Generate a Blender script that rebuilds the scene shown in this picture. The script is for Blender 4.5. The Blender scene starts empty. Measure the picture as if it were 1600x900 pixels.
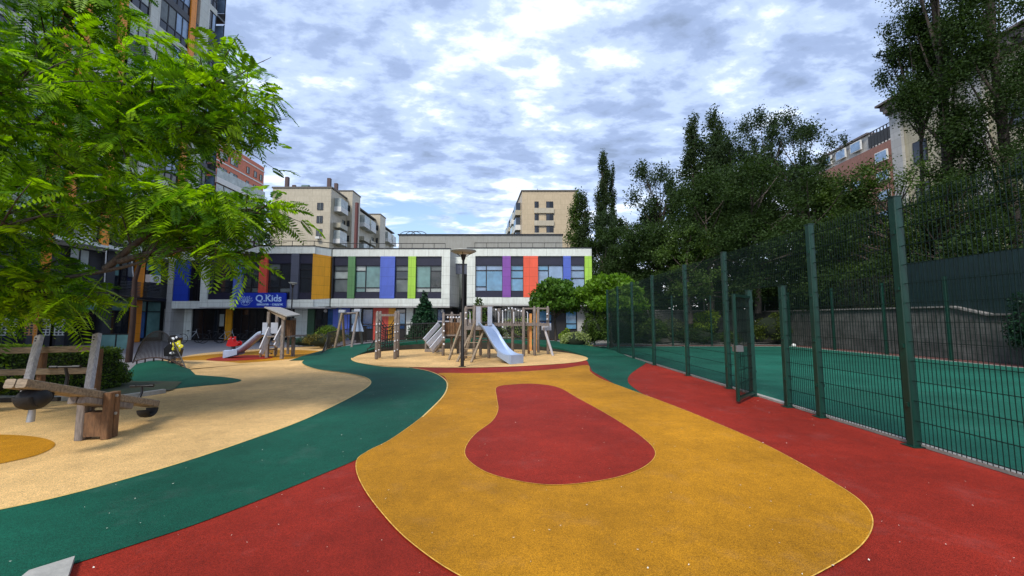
import bpy, bmesh, math, random
import numpy as np
from mathutils import Vector, Matrix
rnd = random.Random(7)
R = math.radians
S = bpy.context.scene
COL = S.collection
# ------------------------------------------------------------------ camera, world, sun, exposure
F = 620.0; PITCH = math.atan(51.0 / F); HC = 1.6
cd = bpy.data.cameras.new('camera'); cam = bpy.data.objects.new('camera', cd); COL.objects.link(cam)
cam.location = (0, 0, HC); cam.rotation_euler = (math.pi / 2 + PITCH, 0, 0)
cd.sensor_width = 36; cd.lens = 36 * F / 1600; cd.clip_start = .05; cd.clip_end = 3000
S.camera = cam
SUN_EL, SUN_AZ = R(48), R(208)          # azimuth clockwise from the view direction
S.view_settings.view_transform = 'Standard'; S.view_settings.look = 'None'
S.view_settings.exposure = 1.1; S.view_settings.gamma = 1
S.view_settings.use_curve_mapping = False
S.cycles.use_denoising = True
S.cycles.max_bounces = 6; S.cycles.transparent_max_bounces = 24
sl = bpy.data.lights.new('sun', 'SUN'); so = bpy.data.objects.new('sun', sl); COL.objects.link(so)
sl.energy = 1.7; sl.angle = R(15); sl.color = (1, .95, .87)
sd = Vector((math.sin(SUN_AZ) * math.cos(SUN_EL), math.cos(SUN_AZ) * math.cos(SUN_EL), math.sin(SUN_EL)))
so.rotation_euler = sd.to_track_quat('Z', 'Y').to_euler(); so.location = (0, 0, 60)

def build_world():
    w = bpy.data.worlds.new('World'); S.world = w; w.use_nodes = True
    n = w.node_tree.nodes; l = w.node_tree.links; n.clear()
    def N(t, **k):
        x = n.new(t)
        for a, b in k.items(): setattr(x, a, b)
        return x
    def M(op, a, b=None, c=None):
        x = N('ShaderNodeMath', operation=op)
        for i, v in enumerate((a, b, c)):
            if v is None: continue
            if isinstance(v, (int, float)): x.inputs[i].default_value = v
            else: l.new(v, x.inputs[i])
        return x.outputs[0]
    sky = N('ShaderNodeTexSky', sky_type='NISHITA', sun_disc=False, sun_elevation=SUN_EL, sun_rotation=SUN_AZ)
    sky.dust_density = 1.5
    bg1 = N('ShaderNodeBackground'); l.new(sky.outputs[0], bg1.inputs[0]); bg1.inputs[1].default_value = .11
    tc = N('ShaderNodeTexCoord'); sp = N('ShaderNodeSeparateXYZ'); l.new(tc.outputs['Generated'], sp.inputs[0])
    z = M('MAXIMUM', sp.outputs[2], 0.0)
    dz = M('ADD', z, .16)
    u = M('DIVIDE', sp.outputs[0], dz); v = M('DIVIDE', sp.outputs[1], dz)
    cb = N('ShaderNodeCombineXYZ'); l.new(u, cb.inputs[0]); l.new(v, cb.inputs[1]); cb.inputs[2].default_value = 3.1
    # rotate the cloud rows so that they run up to the right
    mp = N('ShaderNodeMapping'); l.new(cb.outputs[0], mp.inputs[0]); mp.inputs['Rotation'].default_value = (0, 0, R(-28)); mp.inputs['Scale'].default_value = (.8, 1.25, 1)
    def noise(scale, detail, rough, dist, off=0):
        m2 = N('ShaderNodeMapping'); l.new(mp.outputs[0], m2.inputs[0]); m2.inputs['Location'].default_value = (off, off * .7, off)
        x = N('ShaderNodeTexNoise'); l.new(m2.outputs[0], x.inputs[0])
        x.inputs['Scale'].default_value = scale; x.inputs['Detail'].default_value = detail
        x.inputs['Roughness'].default_value = rough; x.inputs['Distortion'].default_value = dist
        return x.outputs[0]
    def ramp(fac, stops):
        r = N('ShaderNodeValToRGB'); l.new(fac, r.inputs[0]); e = r.color_ramp.elements
        r.color_ramp.interpolation = 'EASE'
        while len(e) < len(stops): e.new(.5)
        for k, (p, c) in enumerate(stops):
            e[k].position = p; e[k].color = (*c, 1)
        return r.outputs[0]
    big = noise(.85, 5, .55, .3, 2.3); med = noise(3.8, 9, .58, .2, 7.7); fine = noise(8.5, 6, .6, .15, 1.1)
    f = M('ADD', M('MULTIPLY', big, .24), M('ADD', M('MULTIPLY', med, .44), M('MULTIPLY', fine, .28)))
    # brighter towards the horizon and on a cloud bank ahead, darker at upper left
    hz = M('MULTIPLY', M('POWER', M('SUBTRACT', 1.0, M('MINIMUM', M('MULTIPLY', z, 2.4), 1.0)), 1.6), .19)
    vd = N('ShaderNodeVectorMath', operation='DOT_PRODUCT'); l.new(tc.outputs['Generated'], vd.inputs[0]); vd.inputs[1].default_value = (.12, .80, .59)
    cloud_tone = M('MULTIPLY', M('POWER', M('MAXIMUM', vd.outputs['Value'], 0), 60.0), .06)
    vl = N('ShaderNodeVectorMath', operation='DOT_PRODUCT'); l.new(tc.outputs['Generated'], vl.inputs[0]); vl.inputs[1].default_value = (-.36, .66, .66)
    cloud_tone = M('SUBTRACT', cloud_tone, M('MULTIPLY', M('POWER', M('MAXIMUM', vl.outputs['Value'], 0), 9.0), .028))
    f2 = M('ADD', M('ADD', f, hz), cloud_tone)
    col = ramp(f2, [(.37, (.150, .195, .29)), (.44, (.20, .26, .40)), (.51, (.31, .385, .54)), (.58, (.54, .60, .70)), (.67, (.98, .98, .98))])
    bg2 = N('ShaderNodeBackground'); l.new(col, bg2.inputs[0]); bg2.inputs[1].default_value = 1.0
    # gaps of clear blue low over the horizon
    low = M('MULTIPLY', M('SUBTRACT', 1.0, M('MINIMUM', M('MULTIPLY', M('ABSOLUTE', M('SUBTRACT', z, .20)), 9.0), 1.0)), .20)
    g = noise(1.7, 6, .6, .6, 14.2)
    vg = N('ShaderNodeVectorMath', operation='DOT_PRODUCT'); l.new(tc.outputs['Generated'], vg.inputs[0]); vg.inputs[1].default_value = (-.247, .928, .268)
    spot = M('MULTIPLY', M('POWER', M('MAXIMUM', vg.outputs['Value'], 0), 200.0), .22)
    gap = ramp(M('ADD', M('ADD', g, low), spot), [(.66, (0, 0, 0)), (.76, (1, 1, 1))])
    mx = N('ShaderNodeMixShader'); l.new(gap, mx.inputs[0]); l.new(bg2.outputs[0], mx.inputs[1]); l.new(bg1.outputs[0], mx.inputs[2])
    mx2 = N('ShaderNodeMixShader'); mx2.inputs[0].default_value = .93; l.new(bg1.outputs[0], mx2.inputs[1]); l.new(mx.outputs[0], mx2.inputs[2])
    out = N('ShaderNodeOutputWorld'); l.new(mx2.outputs[0], out.inputs[0])
build_world()

# ------------------------------------------------------------------ picture geometry -> world points
cp, sp_ = math.cos(PITCH), math.sin(PITCH)
def ray(px, py):
    a = (px - 800) / F; b = (450 - py) / F
    return Vector((a, cp - b * sp_, sp_ + b * cp))
def G(px, py, z=0.0):
    d = ray(px, py); t = (z - HC) / d.z
    return Vector((d.x * t, d.y * t, z))
def at(px, py, Y):
    d = ray(px, py); t = Y / d.y
    return Vector((d.x * t, Y, HC + d.z * t))
def onX(px, py, X):
    d = ray(px, py); t = X / d.x
    return Vector((X, d.y * t, HC + d.z * t))
def zat(py, Y): return at(800, py, Y).z
def xat(px, Y): return at(px, 500, Y).x

# ------------------------------------------------------------------ materials
MATS = {}
def mat(name, col, rough=.6, spec=.5, metal=0, var=0.0, vscale=3.0, bump=0.0, bscale=40.0, coat=0, detail=4, stretch=None, col2=None, fac=None):
    if name in MATS: return MATS[name]
    m = bpy.data.materials.new(name); m.use_nodes = True; MATS[name] = m
    nt = m.node_tree; n, l = nt.nodes, nt.links; b = n['Principled BSDF']
    b.inputs['Base Color'].default_value = (*col, 1); b.inputs['Roughness'].default_value = rough
    b.inputs['Specular IOR Level'].default_value = spec; b.inputs['Metallic'].default_value = metal
    b.inputs['Coat Weight'].default_value = coat
    tc = n.new('ShaderNodeTexCoord'); mp = n.new('ShaderNodeMapping'); l.new(tc.outputs['Object'], mp.inputs[0])
    if stretch: mp.inputs['Scale'].default_value = stretch
    if var > 0 or col2:
        x = n.new('ShaderNodeTexNoise'); l.new(mp.outputs[0], x.inputs[0]); x.inputs['Scale'].default_value = vscale; x.inputs['Detail'].default_value = detail; x.inputs['Roughness'].default_value = .65
        r = n.new('ShaderNodeValToRGB'); l.new(x.outputs[0], r.inputs[0])
        a, c = r.color_ramp.elements; a.position, c.position = (.32, .7) if not fac else fac
        c1 = tuple(k * (1 - var) for k in col); c2 = col2 or tuple(min(1, k * (1 + var)) for k in col)
        a.color = (*c1, 1); c.color = (*c2, 1)
        l.new(r.outputs[0], b.inputs['Base Color'])
    if bump > 0:
        x = n.new('ShaderNodeTexNoise'); l.new(mp.outputs[0], x.inputs[0]); x.inputs['Scale'].default_value = bscale; x.inputs['Detail'].default_value = 5
        bp = n.new('ShaderNodeBump'); bp.inputs['Strength'].default_value = bump; bp.inputs['Distance'].default_value = .02
        l.new(x.outputs[0], bp.inputs['Height']); l.new(bp.outputs[0], b.inputs['Normal'])
    return m

def rubber(name, col, dark=.55):
    """granulated safety rubber: coloured granules, wear blotches, a few pale specks"""
    m = bpy.data.materials.new(name); m.use_nodes = True; MATS[name] = m
    nt = m.node_tree; n, l = nt.nodes, nt.links; b = n['Principled BSDF']
    tc = n.new('ShaderNodeTexCoord')
    def noise(s, d, r=.5):
        x = n.new('ShaderNodeTexNoise'); l.new(tc.outputs['Object'], x.inputs[0]); x.inputs['Scale'].default_value = s; x.inputs['Detail'].default_value = d; x.inputs['Roughness'].default_value = r; return x.outputs[0]
    def ramp(f, a, ca, c, cc):
        r = n.new('ShaderNodeValToRGB'); l.new(f, r.inputs[0]); e = r.color_ramp.elements
        e[0].position, e[1].position = a, c; e[0].color, e[1].color = (*ca, 1), (*cc, 1); return r.outputs[0]
    vo = n.new('ShaderNodeTexVoronoi'); l.new(tc.outputs['Object'], vo.inputs[0]); vo.inputs['Scale'].default_value = 210
    sep = n.new('ShaderNodeSeparateColor'); l.new(vo.outputs['Color'], sep.inputs[0])
    g = ramp(sep.outputs[0], 0, (dark,) * 3, 1, (1.32,) * 3)
    w = ramp(noise(.55, 7, .66), .32, (.70,) * 3, .66, (1.10,) * 3)
    w2 = ramp(noise(5, 8, .78), .30, (.80,) * 3, .70, (1.10,) * 3)
    base = n.new('ShaderNodeRGB'); base.outputs[0].default_value = (*col, 1)
    def mul(a, c):
        x = n.new('ShaderNodeMix'); x.data_type = 'RGBA'; x.blend_type = 'MULTIPLY'; x.inputs[0].default_value = 1; x.clamp_result = False
        l.new(a, x.inputs[6]); l.new(c, x.inputs[7]); return x.outputs[2]
    w3 = ramp(noise(.17, 4, .6), .36, (.78,) * 3, .60, (1.06,) * 3); w4 = ramp(noise(38, 3, .6), .62, (1, 1, 1), .74, (.62,) * 3)
    c = mul(mul(mul(mul(mul(base.outputs[0], g), w), w2), w3), w4)
    # dusty bleached patches
    dm = ramp(noise(1.7, 8, .72), .54, (0, 0, 0), .84, (.26,) * 3)
    mx = n.new('ShaderNodeMix'); mx.data_type = 'RGBA'; l.new(dm, mx.inputs[0]); l.new(c, mx.inputs[6]); mx.inputs[7].default_value = (*[.55 * k + .13 for k in col], 1)
    l.new(mx.outputs[2], b.inputs['Base Color'])
    b.inputs['Roughness'].default_value = .7; b.inputs['Specular IOR Level'].default_value = .16
    bp = n.new('ShaderNodeBump'); bp.inputs['Strength'].default_value = .55; bp.inputs['Distance'].default_value = .004
    l.new(vo.outputs['Distance'], bp.inputs['Height']); l.new(bp.outputs[0], b.inputs['Normal'])
    return m

def panel_mat(name, col, w=1.2, h=.6, rough=.45, grime=.12, off=(0, 0)):
    """cladding sheets with thin open joints and streaky weathering, laid on X/Z (or Y/Z) of the wall"""
    if name in MATS: return MATS[name]
    m = bpy.data.materials.new(name); m.use_nodes = True; MATS[name] = m
    nt = m.node_tree; n, l = nt.nodes, nt.links; b = n['Principled BSDF']
    tc = n.new('ShaderNodeTexCoord'); sp = n.new('ShaderNodeSeparateXYZ'); l.new(tc.outputs['Object'], sp.inputs[0])
    ad = n.new('ShaderNodeMath'); ad.operation = 'ADD'; l.new(sp.outputs[0], ad.inputs[0]); l.new(sp.outputs[1], ad.inputs[1])
    cb = n.new('ShaderNodeCombineXYZ'); l.new(ad.outputs[0], cb.inputs[0]); l.new(sp.outputs[2], cb.inputs[1])
    mp = n.new('ShaderNodeMapping'); mp.inputs['Location'].default_value = (off[0], off[1], 0); l.new(cb.outputs[0], mp.inputs[0])
    br = n.new('ShaderNodeTexBrick'); br.offset = 0; l.new(mp.outputs[0], br.inputs[0]); br.inputs['Scale'].default_value = 1
    br.inputs['Brick Width'].default_value = w; br.inputs['Row Height'].default_value = h; br.inputs['Mortar Size'].default_value = .008; br.inputs['Mortar Smooth'].default_value = 0
    br.inputs['Color1'].default_value = (*[k * .95 for k in col], 1); br.inputs['Color2'].default_value = (*[min(1, k * 1.05) for k in col], 1); br.inputs['Mortar'].default_value = (*[k * .45 for k in col], 1)
    st = n.new('ShaderNodeMapping'); st.inputs['Scale'].default_value = (2.2, .5, 1); l.new(cb.outputs[0], st.inputs[0])
    x = n.new('ShaderNodeTexNoise'); l.new(st.outputs[0], x.inputs[0]); x.inputs['Scale'].default_value = 2; x.inputs['Detail'].default_value = 7; x.inputs['Roughness'].default_value = .7
    r = n.new('ShaderNodeValToRGB'); l.new(x.outputs[0], r.inputs[0]); e = r.color_ramp.elements; e[0].position = .33; e[1].position = .62
    e[0].color = (*[1 - grime * k for k in (1.6, 1.75, 2.0)], 1); e[1].color = (1, 1, 1, 1)
    mx = n.new('ShaderNodeMix'); mx.data_type = 'RGBA'; mx.blend_type = 'MULTIPLY'; mx.inputs[0].default_value = 1
    l.new(br.outputs[0], mx.inputs[6]); l.new(r.outputs[0], mx.inputs[7]); l.new(mx.outputs[2], b.inputs['Base Color'])
    b.inputs['Roughness'].default_value = rough
    return m

def leaf_mat(name, col, trans=.35, var=.5, yellow=.25, isl=.4, sp=.3):
    if name in MATS: return MATS[name]
    m = bpy.data.materials.new(name); m.use_nodes = True; MATS[name] = m
    nt = m.node_tree; n, l = nt.nodes, nt.links; b = n['Principled BSDF']; out = n['Material Output']
    tc = n.new('ShaderNodeTexCoord'); x = n.new('ShaderNodeTexNoise'); l.new(tc.outputs['Object'], x.inputs[0]); x.inputs['Scale'].default_value = 2.2; x.inputs['Detail'].default_value = 6; x.inputs['Roughness'].default_value = .8
    ge = n.new('ShaderNodeNewGeometry')
    mm = n.new('ShaderNodeMath'); mm.operation = 'ADD'; l.new(x.outputs[0], mm.inputs[0])
    m3 = n.new('ShaderNodeMath'); m3.operation = 'MULTIPLY_ADD'; l.new(ge.outputs['Random Per Island'], m3.inputs[0]); m3.inputs[1].default_value = isl; m3.inputs[2].default_value = -isl / 2
    l.new(m3.outputs[0], mm.inputs[1])
    r = n.new('ShaderNodeValToRGB'); l.new(mm.outputs[0], r.inputs[0]); e = r.color_ramp.elements; e[0].position = .25; e[1].position = .78
    e[0].color = (*[k * (1 - var) for k in col], 1)
    e[1].color = (min(1, col[0] * (1 + var) + yellow * .08), min(1, col[1] * (1 + var) + yellow * .05), col[2], 1)
    l.new(r.outputs[0], b.inputs['Base Color']); b.inputs['Roughness'].default_value = .55; b.inputs['Specular IOR Level'].default_value = sp
    t = n.new('ShaderNodeBsdfTranslucent')
    g = n.new('ShaderNodeMix'); g.data_type = 'RGBA'; g.blend_type = 'MULTIPLY'; g.inputs[0].default_value = 1; l.new(r.outputs[0], g.inputs[6]); g.inputs[7].default_value = (1.5, 1.6, .5, 1)
    l.new(g.outputs[2], t.inputs[0])
    ms = n.new('ShaderNodeMixShader'); ms.inputs[0].default_value = trans; l.new(b.outputs[0], ms.inputs[1]); l.new(t.outputs[0], ms.inputs[2]); l.new(ms.outputs[0], out.inputs[0])
    return m

def glass_mat(name, col, rough=.06, spec=.9):
    return mat(name, col, rough=rough, spec=spec, var=.25, vscale=1.1, detail=2)

# ------------------------------------------------------------------ mesh helpers
ORG = {}
def org(p):
    return ORG.get(p.name, Vector((0, 0, 0))) if p else Vector((0, 0, 0))
class MB:
    def __init__(s): s.v = []; s.f = []; s.smooth = []
    def add(s, vs, fs, sm=False):
        o = len(s.v); s.v += [tuple(v) for v in vs]; s.f += [tuple(i + o for i in f) for f in fs]; s.smooth += [sm] * len(fs); return s
    def box(s, x0, x1, y0, y1, z0, z1):
        vs = [(x, y, z) for z in (z0, z1) for y in (y0, y1) for x in (x0, x1)]
        return s.add(vs, [(0, 2, 3, 1), (4, 5, 7, 6), (0, 1, 5, 4), (2, 6, 7, 3), (0, 4, 6, 2), (1, 3, 7, 5)])
    def bar(s, a, b, w, h, up=(0, 0, 1), bev=0.0):
        a, b = Vector(a), Vector(b); d = (b - a).normalized(); u = Vector(up)
        if abs(d.dot(u)) > .98: u = Vector((0, 1, 0))
        sx = d.cross(u).normalized(); sy = sx.cross(d).normalized()
        c = min(bev, w * .4, h * .4)
        if c > 0:
            pr = [(-w / 2 + c, -h / 2), (w / 2 - c, -h / 2), (w / 2, -h / 2 + c), (w / 2, h / 2 - c), (w / 2 - c, h / 2), (-w / 2 + c, h / 2), (-w / 2, h / 2 - c), (-w / 2, -h / 2 + c)]
        else: pr = [(-w / 2, -h / 2), (w / 2, -h / 2), (w / 2, h / 2), (-w / 2, h / 2)]
        k = len(pr); vs = [p + sx * q[0] + sy * q[1] for p in (a, b) for q in pr]
        fs = [(i, (i + 1) % k, k + (i + 1) % k, k + i) for i in range(k)] + [tuple(range(k))[::-1], tuple(range(k, 2 * k))]
        return s.add(vs, fs)
    def tube(s, pts, r, n=8, cap=True):
        pts = [Vector(p) for p in pts]; m = len(pts); rs = r if isinstance(r, (list, tuple)) else [r] * m
        vs = []; prev = None
        for i, p in enumerate(pts):
            d = (pts[min(i + 1, m - 1)] - pts[max(i - 1, 0)]).normalized()
            u = prev if prev is not None else (Vector((0, 0, 1)) if abs(d.z) < .95 else Vector((1, 0, 0)))
            sx = d.cross(u)
            if sx.length < 1e-5: sx = d.cross(Vector((1, .3, 0)))
            sx.normalize(); sy = sx.cross(d).normalized(); prev = sy
            vs += [p + (sx * math.cos(2 * math.pi * k / n) + sy * math.sin(2 * math.pi * k / n)) * rs[i] for k in range(n)]
        fs = [(i * n + k, i * n + (k + 1) % n, (i + 1) * n + (k + 1) % n, (i + 1) * n + k) for i in range(m - 1) for k in range(n)]
        s.add(vs, fs, True)
        if cap: s.add(vs[:n], [tuple(range(n))[::-1]]); s.add(vs[-n:], [tuple(range(n))])
        return s
    def prism(s, poly, a, b):
        """poly: list of 3D points, extruded by vector from a to b"""
        d = Vector(b) - Vector(a); k = len(poly); vs = [Vector(p) for p in poly] + [Vector(p) + d for p in poly]
        return s.add(vs, [tuple(range(k))[::-1], tuple(range(k, 2 * k))] + [(i, (i + 1) % k, k + (i + 1) % k, k + i) for i in range(k)])
    def ball(s, c, r, n=10, m=6, sq=(1, 1, 1)):
        vs = [(c[0], c[1], c[2] + r * sq[2])]
        for i in range(1, m):
            t = math.pi * i / m
            vs += [(c[0] + r * sq[0] * math.sin(t) * math.cos(2 * math.pi * k / n), c[1] + r * sq[1] * math.sin(t) * math.sin(2 * math.pi * k / n), c[2] + r * sq[2] * math.cos(t)) for k in range(n)]
        vs.append((c[0], c[1], c[2] - r * sq[2])); e = len(vs) - 1
        fs = [(0, 1 + k, 1 + (k + 1) % n) for k in range(n)]
        for i in range(m - 2):
            a = 1 + i * n; b2 = a + n
            fs += [(a + k, b2 + k, b2 + (k + 1) % n, a + (k + 1) % n) for k in range(n)]
        a = 1 + (m - 2) * n; fs += [(a + k, e, a + (k + 1) % n) for k in range(n)]
        return s.add(vs, fs, True)
    def build(s, name, m, parent=None):
        o0 = org(parent); me = bpy.data.meshes.new(name)
        me.from_pydata([(v[0] - o0.x, v[1] - o0.y, v[2] - o0.z) for v in s.v], [], s.f)
        me.polygons.foreach_set('use_smooth', s.smooth); me.update()
        ob = bpy.data.objects.new(name, me); COL.objects.link(ob); me.materials.append(m)
        if parent: ob.parent = parent; ORG[ob.name] = o0
        return ob
def tag(o, label=None, cat=None, group=None, kind=None):
    if label: o['label'] = label
    if cat: o['category'] = cat
    if group: o['group'] = group
    if kind: o['kind'] = kind
    return o
def thing(name, label, cat, loc=(0, 0, 0), group=None):
    o = bpy.data.objects.new(name, None); COL.objects.link(o); o.location = loc; o.empty_display_size = .2
    ORG[o.name] = Vector(loc); return tag(o, label, cat, group)
def copy_tree(o, parent=None):
    c = o.copy(); COL.objects.link(c); c.parent = parent
    for ch in [k for k in COL.objects if k.parent == o]: copy_tree(ch, c)
    return c
def np_mesh(name, V, Q, m, parent=None, nper=4, recalc=False):
    """fast mesh from arrays, faces of nper corners"""
    o0 = org(parent); V = np.asarray(V, dtype=np.float32) - np.array(o0, dtype=np.float32); Q = np.asarray(Q, dtype=np.int32)
    me = bpy.data.meshes.new(name); me.vertices.add(len(V)); me.vertices.foreach_set('co', V.ravel())
    me.loops.add(Q.size); me.loops.foreach_set('vertex_index', Q.ravel())
    me.polygons.add(len(Q)); me.polygons.foreach_set('loop_start', np.arange(0, Q.size, nper, dtype=np.int32)); me.polygons.foreach_set('loop_total', np.full(len(Q), nper, dtype=np.int32))
    me.update(calc_edges=True); me.validate()
    ob = bpy.data.objects.new(name, me); COL.objects.link(ob); me.materials.append(m)
    if parent: ob.parent = parent; ORG[ob.name] = o0
    return ob

def catmull(pts, closed=True, n=8):
    out = []; k = len(pts)
    rng = range(k) if closed else range(k - 1)
    for i in rng:
        if closed: p = [Vector(pts[(i + j) % k]) for j in (-1, 0, 1, 2)]
        else: p = [Vector(pts[max(0, min(k - 1, i + j))]) for j in (-1, 0, 1, 2)]
        for s in range(n):
            t = s / n
            out.append(.5 * ((2 * p[1]) + (-p[0] + p[2]) * t + (2 * p[0] - 5 * p[1] + 4 * p[2] - p[3]) * t * t + (-p[0] + 3 * p[1] - 3 * p[2] + p[3]) * t ** 3))
    if not closed: out.append(Vector(pts[-1]))
    return out
def sheet(name, pts, z, m, kind='structure'):
    me = bpy.data.meshes.new(name); bm = bmesh.new()
    vs = [bm.verts.new((p[0], p[1], z)) for p in pts]
    f = bm.faces.new(vs); bm.normal_update()
    if f.normal.z < 0: f.normal_flip()
    bmesh.ops.triangulate(bm, faces=[f], ngon_method='EAR_CLIP')
    bm.to_mesh(me); bm.free(); me.materials.append(m)
    o = bpy.data.objects.new(name, me); COL.objects.link(o); o['kind'] = kind; return o
def gs(pix, closed=True, n=8):
    return [G(p.x, p.y) for p in catmull([(a, b, 0) for a, b in pix], closed, n)]
def ribbon(name, pts, w, z, m, closed=False):
    k = len(pts); L = []; 
    for i in range(k):
        a = pts[(i - 1) % k] if closed or i > 0 else pts[0]; b = pts[(i + 1) % k] if closed or i < k - 1 else pts[-1]
        d = (Vector(b) - Vector(a)); d.z = 0
        nrm = Vector((-d.y, d.x, 0)).normalized() * w / 2
        p = Vector(pts[i]); L += [(p.x - nrm.x, p.y - nrm.y, z), (p.x + nrm.x, p.y + nrm.y, z)]
    mb = MB(); fs = []
    for i in range(k if closed else k - 1):
        j = (i + 1) % k; fs.append((2 * i, 2 * j, 2 * j + 1, 2 * i + 1))
    mb.add(L, fs); o = mb.build(name, m); o['kind'] = 'structure'; return o
# ------------------------------------------------------------------ ground
YEL = rubber('rubber_yellow', (.55, .245, .010)); RED = rubber('rubber_red', (.34, .027, .013)); GRN = rubber('rubber_green', (.008, .098, .060))
BEI = rubber('rubber_beige', (.80, .51, .21)); CRT = rubber('court_green', (.016, .14, .092))
SEAM = mat('seam_pale', (.68, .46, .14), rough=.7, var=.15, vscale=8); SEAMY = mat('seam_yellow', (.66, .38, .06), rough=.8, var=.4, vscale=20); SEAMD = mat('seam_dark', (.10, .05, .02), rough=.8)
EARTH = mat('earth', (.05, .045, .03), rough=.95, col2=(.035, .06, .02), vscale=1.5, bump=.4, bscale=20)
PAVE = panel_mat('paving_setts', (.27, .26, .27), w=.3, h=.3)
def fix_xy(m):   # the setts lie on X/Y
    nt = m.node_tree
    for nd in nt.nodes:
        if nd.bl_idname == 'ShaderNodeCombineXYZ':
            for l in list(nd.inputs[0].links) + list(nd.inputs[1].links): nt.links.remove(l)
            sp = [q for q in nt.nodes if q.bl_idname == 'ShaderNodeSeparateXYZ'][0]
            nt.links.new(sp.outputs[0], nd.inputs[0]); nt.links.new(sp.outputs[1], nd.inputs[1])
fix_xy(PAVE)
sheet('ground', [(-900, -300), (900, -300), (900, 1500), (-900, 1500)], -.03, EARTH)
sheet('paving', [(-29, 8), (-14.2, 12), (-10.6, 14), (-7, 22), (-4, 26.2), (5, 26.2), (8, 32.5), (-29, 36)], -.016, PAVE)
bei = [(-500, 720), (0, 626), (100, 624), (185, 614), (200, 590), (215, 577), (265, 567), (290, 556), (340, 549.5), (420, 544.5), (480, 541.5), (560, 541), (620, 548), (640, 575), (600, 620), (300, 740), (0, 850), (-500, 960)]
sheet('soft_ground', [G(a, b) for a, b in bei[:5]] + [G(p.x, p.y) for p in catmull([(a, b, 0) for a, b in bei[5:12]], False, 6)] + [G(a, b) for a, b in bei[12:]], -.006, BEI)
redb = [G(1006, 570), G(1008, 567)] + [(5.19, y, 0) for y in (14, 10, 5, 0, -6)] + [(-9, -6, 0), (-7.5, 1.9, 0)] + [G(a, b) for a, b in ((0, 860), (300, 770), (560, 660), (640, 600), (645, 573), (660, 560), (720, 552), (850, 552), (905, 556), (925, 566), (950, 590))] + gs([(1000, 613), (982, 598), (985, 585), (1006, 570)], False)[:-1]
sheet('red_ground', redb, 0, RED)
g2 = gs([(1035, 633), (1000, 613), (982, 598), (985, 585), (1008, 568.5)], False) + [Vector((5.19, 15.5, 0)), Vector((5.19, 21.4, 0))] + [G(a, b) for a, b in ((944, 545), (900, 545), (880, 549), (905, 556), (918, 565), (925, 580), (960, 600), (1000, 620))]
sheet('green_ground', g2, .003, GRN)
outer = [(-600, 905), (-200, 836), (0, 797), (100, 775), (200, 748), (300, 718), (400, 684), (470, 658), (530, 630), (565, 611), (579, 599), (571, 590), (540, 583), (495, 577), (472, 568), (480, 560), (505, 552.5), (530, 548)]
inner = [(578, 549.8), (560, 555), (549, 561), (560, 567), (600, 573), (640, 575), (672, 581), (692, 591), (699, 603), (691, 622), (660, 653), (610, 688), (558, 718), (500, 743), (400, 784), (300, 822), (200, 855), (110, 884), (0, 918), (-200, 985), (-600, 1120)]
gp = gs(outer, False) + gs(inner, False)
sheet('green_path', gp, .006, GRN)
yel = [(688, 583.5), (750, 583.5), (830, 580), (880, 576), (917, 571), (922, 581), (938, 592), (975, 606), (1040, 630), (1110, 658), (1200, 698), (1290, 748), (1345, 785), (1364, 818), (1345, 855), (1290, 892), (1200, 935), (1090, 965), (960, 970), (840, 955), (720, 903), (640, 848), (590, 795), (562, 752), (557, 722), (575, 706), (610, 688), (660, 652), (691, 622), (700, 603), (696, 590)]
yp = gs(yel); sheet('yellow_ground', yp, .010, YEL)
# green rides over the yellow where they meet: the path's right lip
pear = gs([(776, 606), (800, 601.5), (835, 600.5), (872, 606), (905, 624), (955, 652), (1003, 684), (1024, 708), (1012, 728), (975, 745), (920, 756), (860, 760), (805, 753), (760, 740), (731, 720), (727, 702), (742, 680), (768, 660), (778, 642), (776, 622)])
sheet('red_patch', pear, .014, RED)
disc = gs([(549, 561.5), (556, 555), (585, 549.5), (640, 546), (720, 545.5), (820, 547), (880, 551), (912, 557), (918, 562), (900, 566.5), (860, 570), (790, 573.5), (720, 575), (640, 574), (590, 571), (558, 566.5)])
sheet('play_circle', disc, .014, BEI)
ribbon('seam_line', gs(outer[1:], False), .03, .0085, SEAM); ribbon('seam_line', gs(inner[1:11], False), .03, .0165, SEAM)
ribbon('seam_line', yp, .008, .0125, SEAMY, True); ribbon('seam_line', pear, .007, .0165, SEAMY, True)
sheet('yellow_arc', gs([(268, 562), (300, 568), (345, 568.5), (400, 565.5), (450, 561), (492, 555.5), (500, 549), (440, 546.5), (360, 551.5), (300, 556.5)]), .0, YEL)
sheet('red_streak', gs([(322, 562.5), (362, 564), (425, 559.5), (400, 555), (350, 557)]), .004, RED)
sheet('ochre_patch', gs([(0, 679), (60, 683), (86, 693), (68, 707), (25, 719), (-60, 733), (-200, 735), (-240, 705), (-100, 681)]), .0, YEL)
tl = [(-11.55, 10.0), (-15.6, 13.2)]
sheet('green_mat', gs([(150, 622), (200, 613), (260, 608.5), (320, 602.5), (362, 598.5), (377, 593.5), (350, 589), (300, 585), (270, 580), (240, 578), (208, 577), (185, 590), (150, 605)]), .0, GRN)

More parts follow.
